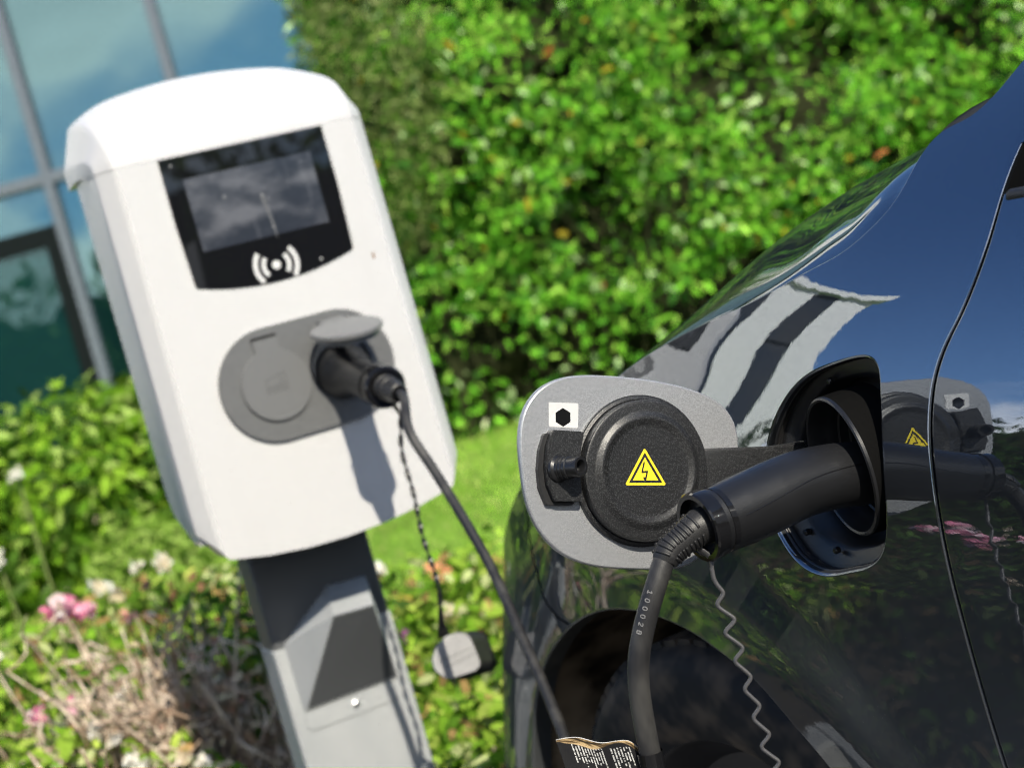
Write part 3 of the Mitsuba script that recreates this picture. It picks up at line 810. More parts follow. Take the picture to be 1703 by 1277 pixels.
# wheel arch liner
la = np.linspace(-.5, math.pi + .5, 60)
lin = np.array([CW(ARC[0] + (arch[:, 0] - ARC[0]) * r, -(bodyw(arch[:, 0], arch[:, 1]) + w), ARC[1] + (arch[:, 1] - ARC[1]) * r) for w, r in ((.028, .997), (.05, 1.025), (.12, 1.035), (.22, 1.035), (.34, 1.02))])
part(car, 'arch_liner', mesh_of(grid(lin)), 'mat_liner', True, label='dusty dark wheel arch liner')
part(car, 'arch_inner_wall', boxm((-.10, -.52, .05), (1.0, -.46, .95), CW), 'mat_liner')


# wheel: tyre with tread blocks, rim with spokes; turned slightly inwards
WC_, RT = CW(.44, -.165, .362), .358
st_a = math.radians(4)
WX = norm(FC * math.cos(st_a) + NC * math.sin(st_a))
WN = norm(NC * math.cos(st_a) - FC * math.sin(st_a))
wh = part(car, 'wheel', revolve([(.0, .02), (.06, .03), (.10, .02), (.21, .055), (.238, .10), (.245, .105), (.245, .06), (.24, -.10), (.23, -.11)], WC_, WN, 64), 'mat_rim', 30, label='front wheel half hidden in the arch')
ty_ = [(.243, .106), (.262, .116), (.30, .1215), (.33, .118), (.347, .106), (.3525, .098), (.3535, .0), (.3525, -.098), (.347, -.106), (.30, -.12), (.245, -.106)]
part(wh, 'tyre', revolve(spline(ty_, 60), WC_, WN, 120), 'mat_tyre', True, label='black tyre with dusty tread')
tb = []
for i in range(74):
    a = i * 2 * math.pi / 74
    for w0, w1, sk in ((-.098, -.056, .35), (-.050, -.006, -.2), (.000, .046, .2), (.052, .099, -.35)):
        pts = []
        for w in (w0, w1):
            for da in (-.034, .030):
                aa = a + da + sk * (w - (w0 + w1) / 2) * 2
                for r in (.350, .3595 - .02 * max(0, abs(w) - .085)):
                    pts.append(WC_ + r * (math.cos(aa) * WX + math.sin(aa) * UZ) + w * WN)
        tb.append(hull(pts))
part(wh, 'tread_blocks', cat(tb), 'mat_tyre', kind='stuff')

# charge port
pin = Polygon(port)
shrink = lambda k_: (lambda m0: m0 + (port - m0) * k_)(port.mean(0))
PZ = .9285
tray = [(1.0, .0015 + .006), (.975, .010), (.965, .016), (.86, .020), (.82, .026), (.76, .044), (.70, .056)]
PR = []
mid = np.array([.026, .926])
for k_, d in tray:
    o = port.mean(0) + (port - port.mean(0)) * k_
    if k_ < .9:
        m = min(1, (.9 - k_) / .2)
        ang_ = np.arctan2(o[:, 1] - mid[1], o[:, 0] - mid[0])
        rr_ = np.hypot(*(o - mid).T)
        o = mid + np.stack([np.cos(ang_), np.sin(ang_)], 1) * ((1 - m) * rr_ + m * .067)[:, None]
    PR.append(body(o[:, 0], o[:, 1], d))
cp = part(car, 'charge_port', loft(PR, cap0=False), 'mat_tray', 40, label='black moulded charge port recess')
part(cp, 'port_seal', tube(np.vstack([body(*(port.mean(0) + (port - port.mean(0)) * .972).T, .0085)] * 1 + [body(*(port.mean(0) + (port[:1] - port.mean(0)) * .972).T, .0085)]), .0022, 8, caps=False), 'mat_black', True)
PA = norm(NC * math.cos(math.radians(14)) + FC * math.sin(math.radians(14)) + UZ * -.03)
pc0 = CW(.018, -.016, .928) - PA * .0085
part(cp, 'ring_wall', revolve([(.0618, -.034), (.0618, .0052)], pc0, PA, 96), 'mat_deep', True)  # outer side of the ring coloured near black as shade inside the port
fun = [(.0618, .0052), (.0612, .0075), (.0595, .0085), (.0578, .0075), (.0570, .004), (.0555, -.004), (.0545, -.010), (.0535, -.011), (.0525, -.018), (.0505, -.019), (.0500, -.027), (.0480, -.028), (.0475, -.036), (.0455, -.037), (.045, -.050), (.030, -.052), (0, -.052)]
ring = part(cp, 'socket_ring', revolve(fun, pc0, PA, 96, ay=1.0), 'mat_black', 40, label='ribbed round socket surround')
for s, z in ((-.064, 1.004), (.055, .853), (.095, .868), (.035, .998)):
    m0 = port.mean(0)
    part(cp, 'stud', revolve([(.0030, 0), (.0030, .004), (.0022, .0052), (0, .0054)], body(np.array(s), np.array(z), .018), NC, 16), 'mat_black', 30)

# charge flap: swung open on its arm. (e, z) plane
fa = math.radians(90)
EV = -math.cos(fa) * FC + math.sin(fa) * NC
MV = -np.cross(EV, UZ)
HF = CW(.10, 0, 0)


def FL(e, z, d):
    e, z, d = np.broadcast_arrays(*[np.asarray(v, float) for v in (e, z, d)])
    return HF + e[..., None] * EV + z[..., None] * UZ + d[..., None] * MV


flap_o = [(.2256, 1.0286), (.2137, 1.0495), (.1966, 1.0610), (.1735, 1.0644), (.1470, 1.0596), (.1160, 1.0494), (.0781, 1.0339), (.0477, 1.0170), (.0273, .9984), (.0206, .9809), (.0224, .9624), (.0320, .9380), (.0517, .9092), (.0680, .8930), (.0897, .8800), (.1100, .8772), (.1299, .8818), (.1648, .8939), (.1978, .9089), (.2156, .9229), (.2292, .9437), (.2348, .9666), (.2323, .9982)]
flap_o = spline(flap_o, 140, True)
fm = flap_o.mean(0)
fsh = lambda k_: fm + (flap_o - fm) * k_
bow = lambda o: -.10 * ((o - fm) ** 2).sum(1)
fr = [(.96, -.0085), (.99, -.0075), (1.0, -.005), (1.0, -.002), (.994, -.0006), (.982, 0)]
flp = part(car, 'charge_flap', loft([FL(fsh(k_)[:, 0], fsh(k_)[:, 1], d) for k_, d in fr]), 'mat_silver', 40, label='open silver-grey charge flap with round cover')
# round cover: axis = MV, centre
dcx, dcz, DR = .1250, .9686, .0602
C0 = FL(dcx, dcz, 0)
rcv = [(DR + .0035, -.0004), (DR + .0035, .0035), (DR + .001, .0045), (DR, .004), (DR, .0110), (DR - .0008, .0128), (DR - .0025, .0136), (.0515, .0136), (.0495, .0142), (.0470, .0162), (.0450, .0168), (.0430, .0166), (.0400, .0152), (.0380, .0148), (.030, .0148), (0, .0148)]
rc = part(flp, 'round_cover', revolve(rcv, C0, MV, 96, xdir=EV, ay=1.0), 'mat_cap_black', 35, label='round grained black cover inside the flap')
part(flp, 'cover_rim', revolve([(DR + .0025, .0), (DR + .0045, .0005), (DR + .0045, .0030), (DR + .0015, .0035)], C0, MV, 96, xdir=EV), 'mat_black', 30)
tri_c = V(.0292, .9450)


def tri(k_):
    p = np.array([(.1237, .9868), (.1136, .9530), (.1493, .9639)])
    return Polygon(p.mean(0) + (p - p.mean(0)) * k_)


t_out = tri(.96).buffer(.0012)
t_in = tri(.66)
wt = part(rc, 'warning_sign', extrude(t_out.difference(tri(.87)), .0004, FL, .0148), 'mat_yellow', label='yellow high voltage warning triangle')
bl = LineString([(.1272, .9768), (.1318, .9692), (.1268, .9682), (.1304, .9622)]).buffer(.0008, cap_style=2).union(Polygon([(.1284, .9640), (.1322, .9650), (.1315, .9592)]))
part(rc, 'warning_field', extrude(t_in.difference(bl), .0004, FL, .0148), 'mat_yellow')
# sticker with a black hexagon
stk = Polygon([(.1917, 1.0482), (.1651, 1.0398), (.1719, 1.0199), (.1977, 1.0287)]).buffer(-.0015).buffer(.0015)
sk = part(flp, 'sticker', extrude(stk, .0003, FL, .0002), 'mat_print_white', label='white sticker with black hexagon')
hxm = V(.1827, 1.0326)
part(sk, 'hexagon', extrude(Polygon([(hxm[0] + .0078 * math.cos(a), hxm[1] + .0078 * math.sin(a)) for a in np.arange(6) * math.pi / 3 - .25]), .0003, FL, .00055), 'mat_black_gloss')
# latch block with nozzle
blk = Polygon([(.1993, 1.0263), (.1715, 1.0165), (.1790, 1.003), (.1838, .9901), (.1875, .976), (.1900, .9610), (.2150, .9690), (.2170, .984), (.2141, .9991), (.2080, 1.014)]).buffer(-.003).buffer(.003)
lb = part(flp, 'latch_block', slab(blk, .011, .002, FL, 0), 'mat_cap_black', 30, label='black latch block at the flap edge')
part(flp, 'latch_shoulder', slab(affinity.translate(blk, .0060, -.0012).difference(blk.buffer(.0003)), .005, .001, FL, 0), 'mat_black_matt')
no = FL(.2040, .9940, .009)
nax = norm(MV + EV * -.40 + UZ * -.05)
nz = [(.0115, -.001), (.0115, .002), (.0098, .004), (.0098, .0062), (.0090, .0066), (.0096, .0072), (.0096, .0100), (.0088, .0104), (.0094, .0110), (.0094, .0140), (.0084, .0146), (.0084, .0180), (.0086, .0240), (.0080, .0255), (.0058, .0255), (.0050, .0235), (.0050, .018), (0, .018)]
nzl = part(lb, 'nozzle', revolve(nz, no, nax, 40), 'mat_black', 30)
part(nzl, 'pin' if False else 'core', revolve([(.0022, .017), (.0022, .0235), (.0015, .0245), (0, .0246)], no, nax, 16), 'mat_black', 30) if False else None
# hinge arm from the flap to the port
ac = [FL(.085, .9535, .004), FL(.066, .9520, .007), FL(.048, .9490, .009), FL(.020, .9450, .010), FL(-.011, .9400, .009), FL(-.040, .9370, .004)]
ap = spline(ac, 60)
at_, ax_, ay_ = frames(ap)
vz = norm(UZ - at_ * at_[:, 2:3])
vx = np.cross(at_, vz)
ht = np.interp(np.linspace(0, 1, 60), [0, .3, .6, 1], [.0190, .0165, .0120, .010])
sec = [(1, .8), (.8, 1), (-.8, 1), (-1, .8), (-1, -.8), (-.8, -1), (.8, -1), (1, -.8)]
part(flp, 'hinge_arm', loft(np.stack([ap + vx * .0065 * a + vz * ht[:, None] * b for a, b in sec], 1)), 'mat_cap_black', 40, label='black grained hinge arm holding the flap')

# ---------------------------------------------------------------- paper label on the cable
tag = thing('cable_label', 'black printed warning label wrapped round the cable by the front wheel', 'label')
tn, tm = 60, 24
e0 = [V(.0218, 1.2620, .7620), V(.0140, 1.2626, .7735), V(-.0072, 1.2632, .7780), V(-.0247, 1.2637, .7872), V(-.0424, 1.2640, .7900)]
te = spline(e0, tn)
low = V(.004, .004, -.060)
tgv = np.linspace(0, 1, tm)
G = te[:, None] + tgv[None, :, None] * low + (.0035 * np.sin(np.linspace(0, 7, tn))[:, None, None] + .006 * (tgv ** 2)[None, :, None]) * norm(EYE - te[20])
uvg = np.stack(np.meshgrid(np.linspace(0, 1, tn), tgv, indexing='ij'), -1).reshape(-1, 2)


def tagprint(p, n, uv):
    u, v = uv.x, uv.y
    top = .055 + .035 * dr.sin(u * 11 + .6) + .05 * smoothstep(.30, .75, u) * smoothstep(1.0, .9, u)
    gold = smoothstep(top + .012, top - .012, v) * smoothstep(.03, .10, u)
    tone = mix((.07, .045, .02), (.50, .36, .19), smoothstep(.3, .75, fbm(u * 7, v * 40 + u * 9, 0.0, octaves=4)))
    base = mix((.012, .012, .013), tone, gold)
    # lines of small print, set along v
    row = u * 30
    ln_ = smoothstep(.30, .38, row - dr.floor(row)) * smoothstep(.82, .74, row - dr.floor(row))
    brk = dr.select(cell_rand(dr.floor(row), dr.floor(v * 60)) > .22, 1.0, 0.0) * dr.select(noise(u * 240, v * 260) > .36, 1.0, 0.0)
    end = .30 + .16 * cell_rand(dr.floor(row), 7)
    blk_ = dr.select((v > .09) & (v < end) & (((u > .50) & (u < .86)) | ((u > .20) & (u < .44))), 1.0, 0.0)
    return mix(base, (.62, .62, .60), dr.clip(ln_ * brk * blk_, 0, 1) * (1 - gold))


mat('mat_tag', two({'type': 'principled', 'base_color': proc(tagprint), 'roughness': .3, 'specular': .5}))
part(tag, 'sheet', mesh_of(grid(G)), 'mat_tag', True, uv=uvg, label='curled black sheet with tiny white print and a golden strip')
edge = te + UZ * .0001
part(tag, 'sheet_edge', tube(edge, .00035, 6), 'mat_print_white', True)
cpos = cord[np.argmin(np.linalg.norm(cord - V(.0262, 1.247, .752), axis=1))]
part(tag, 'sleeve', tube(np.array([V(.0275, 1.2549, .7635), V(.0271, 1.2549, .757), V(.0258, 1.2550, .743), V(.0239, 1.2549, .7234)]), .0104, 28, caps=False), 'mat_black_gloss', True)

# ---------------------------------------------------------------- foliage
def leaf_mesh(pos, out, size, col, rng, asp=.42, jitter=.8, droop=.25):
    """leaf blades (10 triangles each, folded at the midrib) at pos, facing about out; returns mesh, colours."""
    n = len(pos)
    nr = norm(out + jitter * rng.normal(size=(n, 3)))
    d = rng.normal(size=(n, 3)) + V(0, 0, -.3)
    d = norm(d - nr * (d * nr).sum(1)[:, None])
    b = np.cross(nr, d)
    ln_ = size * rng.uniform(.65, 1.25, n)
    wd = ln_ * asp * rng.uniform(.8, 1.2, n)
    st_ = [(0, .0, 0), (.22, .72, .02), (.52, 1.0, 0), (.80, .62, -.07), (1.0, .0, -.18)]
    vs = []
    for u, w, h in st_:
        c = pos + d * (ln_ * u)[:, None] + nr * (ln_ * h * droop * 4)[:, None]
        if w == 0:
            vs.append(c)
        else:
            f = .22 * wd * w
            vs += [c + b * (wd * w * .5)[:, None] + nr * f[:, None] * .5, c, c - b * (wd * w * .5)[:, None] + nr * f[:, None] * .5]
    Vx = np.stack(vs, 1)
    tri_ = np.array([(0, 1, 2), (0, 2, 3), (1, 4, 5), (1, 5, 2), (2, 5, 6), (2, 6, 3), (4, 7, 8), (4, 8, 5), (5, 8, 9), (5, 9, 6), (7, 10, 8), (8, 10, 9)])
    k_ = Vx.shape[1]
    F = (tri_[None] + (np.arange(n) * k_)[:, None, None]).reshape(-1, 3)
    return trimesh.Trimesh(Vx.reshape(-1, 3), F, process=False), np.repeat(col, k_, 0)


def palette(cols, n, rng, w=None, jit=.22):
    cols = np.array(cols)
    c = cols[rng.choice(len(cols), n, p=w)]
    return np.clip(c * np.exp(rng.normal(size=(n, 1)) * jit), .004, .8)


def clump(center, rad, n, rng, fill=.45, flat=0.0):
    """points and outward directions through a lumpy ellipsoid."""
    d = norm(rng.normal(size=(n, 3)))
    lump = .72 + .55 * meshkit.fbm(d * 2.3 + np.asarray(center) * 1.7, 3, 3)
    r = (1 - fill * rng.random(n) ** 1.6) * lump
    p = np.asarray(center) + d * r[:, None] * np.asarray(rad)
    return p, norm(d + V(0, 0, .35))


HEDGE = [(.11, .33, .024), (.17, .43, .035), (.07, .23, .022), (.27, .50, .07), (.42, .60, .26), (.04, .13, .022)]
rng = np.random.default_rng(11)
hg = thing('hedge', 'tall dense bright green broadleaf hedge filling the background behind the car', 'hedge')
N = 44000
hx_ = rng.uniform(-.75, 6.2, N)
hz_ = rng.uniform(.30, 3.9, N)


def hedge_y(x, z):
    b = meshkit.fbm(np.stack([x * 1.1, x * 0 + 3, z * 1.3], -1), 4, 8)
    c2 = meshkit.fbm(np.stack([x * 3.1, x * 0 + 9, z * 3.1], -1), 2, 17)
    front = 9.0 - .85 * (b - .5) * 2 - .55 * (c2 - .5) + .22 * (z - 1.6) + .55 * np.maximum(0, .95 - z) ** 2 * 1.6
    left = 2.6 * np.maximum(0, -.15 - x) ** 2
    return front + left


dep = rng.random(N) ** 1.7 * .75
hp_ = np.stack([hx_ + rng.normal(size=N) * .03, hedge_y(hx_, hz_) + dep, hz_], 1)
gapn = meshkit.fbm(np.stack([hx_ * 2.6, hz_ * 2.6, hx_ * 0], -1), 3, 21)
keep = (gapn > .44) | (dep > .45)
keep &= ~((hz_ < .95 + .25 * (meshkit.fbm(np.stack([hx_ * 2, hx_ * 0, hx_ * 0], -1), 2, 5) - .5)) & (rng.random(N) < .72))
hp_, dep = hp_[keep], dep[keep]
ho = norm(V(.05, -1, .55) + 0 * hp_)
hc = palette(HEDGE, len(hp_), rng, [.26, .24, .16, .18, .06, .10])
yl = rng.random(len(hp_)) < .012
hc[yl] = (.34, .28, .03)
rd = rng.random(len(hp_)) < .001
hc[rd] = (.30, .10, .03)
front = np.where((dep < .12) & (hp_[:, 0] > -.5) & (hp_[:, 0] < 3.8) & (hp_[:, 2] < 2.9))[0]
solo = rng.choice(front, 260, replace=False)
rest = np.setdiff1d(np.arange(len(hp_)), solo)
m, c = leaf_mesh(hp_[rest], ho[rest], .074, hc[rest], rng)
part(hg, 'foliage', m, 'mat_leaf', True, color=c, kind='stuff')
for i in solo:
    m, c = leaf_mesh(hp_[i:i + 1], ho[i:i + 1], .082, hc[i:i + 1], rng)
    part(hg, 'leaf', m, 'mat_leaf', True, color=c)
bx_, bz_ = np.meshgrid(np.linspace(-.7, 6.2, 60), np.linspace(.25, 3.85, 40), indexing='ij')
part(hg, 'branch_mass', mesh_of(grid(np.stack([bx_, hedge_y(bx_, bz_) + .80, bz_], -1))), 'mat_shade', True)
tw_ = []
for i in range(46):
    x = rng.uniform(-.4, 3.4)
    y0 = float(hedge_y(np.array([x]), np.array([.8]))[0])
    tw_.append(tube(spline([(x, y0 + .55, .32), (x + rng.normal() * .15, y0 + .55, .9), (x + rng.normal() * .3, y0 + .55, 1.5)], 8), rng.uniform(.006, .014), 6))
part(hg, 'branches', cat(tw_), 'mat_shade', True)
m, c = leaf_mesh(V(2.19, 8.25, 1.30)[None], V(0, -1, .3)[None], .14, np.array([(.72, .26, .09)]), rng, asp=.6)
part(hg, 'leaf', m, 'mat_leaf', True, color=c, label='orange withered leaf above the hood')
# pale finer shrub at the hedge's left end
pb = thing('conifer_bush', 'pale olive fine-leaved bush at the left end of the hedge', 'bush')
p, o = clump((-.30, 9.15, 2.6), (.42, .45, 1.15), 5200, rng)
m, c = leaf_mesh(p, o, .055, palette([(.16, .22, .06), (.22, .26, .10), (.10, .16, .04)], len(p), rng), rng, asp=.3)
part(pb, 'foliage', m, 'mat_leaf', True, color=c, kind='stuff')
part(pb, 'trunk', tube([(-.30, 9.35, .3), (-.28, 9.35, 1.6), (-.3, 9.35, 2.5)], [.05, .04, .015], 10), 'mat_shade', True)


def shrub(name, label, cat_, center, rad, n, size, cols, seed, w=None, group=None, asp=.42, base=None, stems=7, fill=.5):
    rg_ = np.random.default_rng(seed)
    t = thing(name, label, cat_, group)
    p_, o_ = clump(center, rad, n, rg_, fill)
    g0 = float(gz(center[0], center[1]))
    p_ = p_[p_[:, 2] > g0 + .02]
    m_, c_ = leaf_mesh(p_, norm(p_ - np.asarray(center) + V(0, -.3, .5) * np.max(rad)), size, palette(cols, len(p_), rg_, w), rg_, asp=asp)
    part(t, 'foliage', m_, 'mat_leaf', True, color=c_, kind='stuff')
    ss = []
    for i in range(stems):
        e_ = np.asarray(center) + rg_.normal(size=3) * np.asarray(rad) * .35
        ss.append(tube(spline([(center[0] + rg_.normal() * .04, center[1] + rg_.normal() * .04, g0 - .03), (np.asarray(center) * .5 + e_ * .5) - V(0, 0, rad[2] * .3), e_], 8), np.linspace(.009, .003, 8), 6))
    part(t, 'stems', cat(ss), 'mat_twig', True)
    return t, rg_


BR = [(.14, .29, .018), (.22, .38, .035), (.30, .43, .10), (.08, .18, .015), (.06, .13, .018)]
shrub('laurel_shrub', 'rounded bright green shrub left of the station, in front of the glass door', 'shrub', (-2.0, 7.0, .70), (.75, .6, .53), 5200, .085, BR, 31, stems=9)
shrub('laurel_shrub', 'dark green leafy shrub just left of the station housing behind the lawn', 'shrub', (-1.50, 7.4, .72), (.55, .5, .50), 3800, .085, BR[:1] + BR[2:], 32, stems=9)
shrub('laurel_shrub', 'green shrub at the far left edge beside the pale stems', 'shrub', (-2.75, 6.6, .66), (.6, .5, .46), 3200, .085, BR, 33, stems=9)
shrub('fern_tuft', 'small yellow-green ferny tuft on the lawn edge below the left shrubs', 'plant', (-1.50, 6.0, .50), (.24, .2, .20), 1300, .06, [(.20, .34, .05), (.28, .40, .09)], 34, asp=.22, stems=3)

# flower bed
BED = [(.16, .32, .025), (.27, .43, .05), (.38, .50, .09), (.09, .20, .02), (.34, .22, .09), (.48, .54, .24)]
BW = [.28, .24, .16, .16, .06, .10]


def flower(t, pos, r, cols, rg_, name='flower', n=16):
    up_ = norm(V(rg_.normal() * .3, -.5 + rg_.normal() * .2, 1))
    x_ = norm(np.cross(up_, V(1, .2, 0)))
    y_ = np.cross(up_, x_)
    P_, O_ = [], []
    for k in range(n):
        a = k * 2.4
        q = .15 + .85 * (k / n) ** .6
        dd = math.cos(a) * x_ + math.sin(a) * y_
        P_.append(np.asarray(pos) + dd * r * q * .35 + up_ * r * .35 * (1 - q))
        O_.append(norm(up_ * (1.1 - .5 * q) - dd * .5))
    P_, O_ = np.array(P_), np.array(O_)
    m_, c_ = leaf_mesh(P_, O_, r * .9, palette(cols, len(P_), rg_, jit=.10), rg_, asp=.8, jitter=.35)
    part(t, name, m_, 'mat_petal', True, color=c_)


WHT, PNK, CRM = [(.72, .68, .58), (.78, .76, .70)], [(.72, .22, .36), (.80, .42, .52), (.82, .60, .62)], [(.72, .62, .42), (.78, .70, .55)]
lb_t, rg_ = shrub('rose_bush', 'rose bush with pink flowers at the left edge of the bed', 'rose bush', (-1.32, 3.75, .40), (.42, .35, .30), 2400, .05, BED, 41, BW, stems=10)
for p_, r, cc_ in (((-1.105, 3.62, .715), .045, PNK), ((-1.06, 3.60, .700), .030, PNK), ((-1.15, 3.62, .710), .034, PNK), ((-.985, 3.62, .655), .024, [(.75, .36, .30), (.78, .45, .40)]), ((-1.28, 3.55, .66), .022, CRM), ((-1.18, 3.4, .53), .030, PNK), ((-1.09, 3.4, .53), .028, PNK)):
    flower(lb_t, p_, r, cc_, rg_)
    part(lb_t, 'flower_stem', tube(spline([(p_[0] + .03, p_[1] + .05, p_[2] - .30), (p_[0] + .01, p_[1], p_[2] - .1), p_], 6), .003, 5), 'mat_stem', True)
lb2, rg_ = shrub('rose_bush', 'low rose bush with cream and pink blooms at the bottom left corner', 'rose bush', (-1.12, 3.1, .26), (.42, .30, .26), 1700, .06, BED, 42, BW, stems=8)
for p_, r, cc_ in (((-.985, 3.02, .405), .050, PNK), ((-1.0, 3.0, .425), .034, CRM), ((-.90, 3.05, .47), .020, WHT), ((-.87, 3.0, .46), .022, WHT), ((-.93, 3.2, .56), .022, WHT), ((-.80, 3.05, .44), .018, CRM), ((-.76, 3.0, .43), .022, WHT), ((-.98, 3.15, .52), .026, WHT), ((-.935, 3.1, .50), .020, WHT), ((-.72, 3.0, .42), .020, CRM)):
    flower(lb2, p_, r, cc_, rg_)
lb3, rg_ = shrub('flower_bush', 'tall flowering bush with white blooms behind the dry twigs', 'flower bush', (-1.08, 4.25, .40), (.50, .32, .26), 2400, .05, BED + [(.22, .10, .07)], 43, None, stems=8)
for p_, r in (((-1.131, 4.1, .66), .032), ((-1.155, 4.05, .69), .030), ((-1.235, 4.05, .655), .030), ((-.99, 4.1, .70), .032), ((-1.06, 4.1, .71), .022)):
    flower(lb3, p_, r, CRM + WHT, rg_)
lb4, rg_ = shrub('flower_bush', 'small-leaved green bush close behind the left side of the grey post', 'flower bush', (-.72, 3.75, .36), (.34, .32, .34), 3000, .035, [(.07, .16, .02), (.12, .24, .03), (.05, .10, .02)], 44, None, stems=9)
for p_ in ((-.62, 3.7, .68), (-.60, 3.65, .60)):
    flower(lb4, p_, .022, [(.16, .12, .30), (.22, .18, .4)], rg_)
lb5, rg_ = shrub('flower_bush', 'sunny green bush with peach flowers between the post and the car', 'flower bush', (-.25, 4.0, .26), (.45, .45, .30), 4200, .05, BED, 45, BW, stems=9)
for p_, r, cc_ in (((-.30, 3.9, .52), .030, [(.72, .35, .18), (.75, .45, .25)]), ((-.40, 3.9, .47), .028, [(.70, .55, .08), (.72, .6, .15)]), ((-.285, 3.8, .44), .032, CRM), ((-.43, 3.85, .57), .024, WHT), ((-.24, 3.8, .36), .022, [(.7, .25, .15)]), ((-.25, 3.7, .22), .026, PNK), ((-.35, 3.8, .15), .026, PNK), ((-.22, 3.75, .28), .024, CRM), ((-.408, 3.7, .433), .024, [(.30, .04, .28), (.36, .08, .36)])):
    flower(lb5, p_, r, cc_, rg_)
shrub('flower_bush', 'low bright leafy bush at the foot of the post near the car bumper', 'flower bush', (-.28, 3.25, .14), (.36, .28, .20), 2400, .055, BED, 46, BW, stems=6)

# more of the bed, left of the frame: mirrored in the car
for k_, (a, b, r_) in enumerate(((1.2, 1.5, .34), (1.9, 1.9, .4), (2.6, 2.4, .42), (1.4, 2.6, .4), (2.3, 3.4, .45))):
    q_ = CW(a, b, 0)
    lx, rg_ = shrub('rose_bush', ('rose bush with pink blooms nearest the car, left of the frame', 'rose bush with pink blooms, second from the car, left of the frame', 'rose bush with pink blooms, third from the car, left of the frame', 'rose bush with pink blooms farther out beside the kerb, left of the frame', 'rose bush with pink blooms at the far left of the bed, out of frame')[k_], 'rose bush', (q_[0], q_[1], .28 + float(gz(q_[0], q_[1]))), (r_, r_, .26), 1200, .06, [(.03, .065, .014), (.045, .09, .02), (.022, .045, .012), (.06, .085, .03), (.07, .05, .03)], 140 + k_, None, stems=5)
    for j_ in range(5):
        flower(lx, (q_[0] + rg_.uniform(-.6, .6) * r_, q_[1] + rg_.uniform(-.6, .6) * r_, .28 + float(gz(q_[0], q_[1])) + .22 + .06 * rg_.random()), .05, PNK, rg_)

# dry twig shrub
dt = thing('dry_shrub', 'dead brown twiggy shrub beside the grey post', 'shrub')
rg_ = np.random.default_rng(51)
tws = []
for i in range(190):
    b0 = V(-.80 + rg_.normal() * .10, 3.30 + rg_.normal() * .1, .05)
    e_ = V(-.86 + rg_.normal() * .17, 3.25 + rg_.normal() * .14, .46 + rg_.normal() * .13)
    mid_ = (b0 + e_) / 2 + rg_.normal(size=3) * .035
    pth_ = spline([b0, mid_, e_], 9)
    tws.append(tube(pth_, np.linspace(.0060, .0022, 9), 6))
    for j in range(5):
        k = rg_.integers(3, 9)
        d_ = norm(rg_.normal(size=3) + V(0, -.2, .5))
        tws.append(tube(spline([pth_[k], pth_[k] + d_ * .035 + rg_.normal(size=3) * .008, pth_[k] + d_ * rg_.uniform(.05, .10) + rg_.normal(size=3) * .015], 5), np.linspace(.0038, .0016, 5), 5))
part(dt, 'twigs', cat(tws), 'mat_twig', True, kind='stuff')
p_ = V(-.82, 3.3, .42) + rg_.normal(size=(420, 3)) * V(.14, .12, .11)
m, c = leaf_mesh(p_, norm(rg_.normal(size=(420, 3)) + V(0, -.6, .4)), .030, palette([(.48, .38, .27), (.34, .22, .15), (.60, .52, .40), (.40, .20, .14)], 420, rg_), rg_, asp=.5)
part(dt, 'withered_leaves', m, 'mat_leaf', True, color=c, kind='stuff')
# bare branching stem at the lower left
bs = thing('bare_branch', 'pale bare forked branch across the lower left flowers', 'branch')
mb = spline([(-1.09, 2.75, .575), (-.99, 2.74, .52), (-.90, 2.73, .455), (-.83, 2.72, .39), (-.80, 2.72, .20)], 20)
part(bs, 'stem', tube(mb, np.linspace(.006, .011, 20), 8), 'mat_twig', True)
for a, k in (((-1.08, 2.72, .50), 8), ((-1.06, 2.75, .475), 9), ((-.97, 2.72, .60), 6), ((-.88, 2.72, .58), 10), ((-.80, 2.70, .47), 9)):
    part(bs, 'side_twig', tube(spline([mb[k], (mb[k] + V(*a)) / 2 + V(0, 0, .015), V(*a)], 8), np.linspace(.006, .003, 8), 6), 'mat_twig', True)
# pale tall stems at far left
for i, (x, lab) in enumerate(((-1.93, 'tall pale stem with white seed head at the left edge of the picture'), (-1.66, 'tall thin stem with small white flower head left of the station'), (-1.80, 'short thin stem with tiny white head between two taller stems'))):
    fs = thing('wild_flower', lab, 'flower')
    zt = (.80, .97, .72)[i]
    part(fs, 'stem', tube(spline([(x + .05, 5.3, .2), (x + .01, 5.3, .5), (x, 5.3, zt)], 8), .008 if i == 0 else .005, 6), 'mat_stem', True)
    flower(fs, (x, 5.28, zt + .01), .035, WHT, np.random.default_rng(60 + i))
    m, c = leaf_mesh(np.array([(x + .02, 5.3, .45), (x, 5.3, .6), (x + .03, 5.3, .4)]), np.array([(0, -1, .3)] * 3), .12, np.array([(.12, .2, .05)] * 3), np.random.default_rng(80 + i), asp=.25)
    part(fs, 'leaves', m, 'mat_leaf', True, color=c)

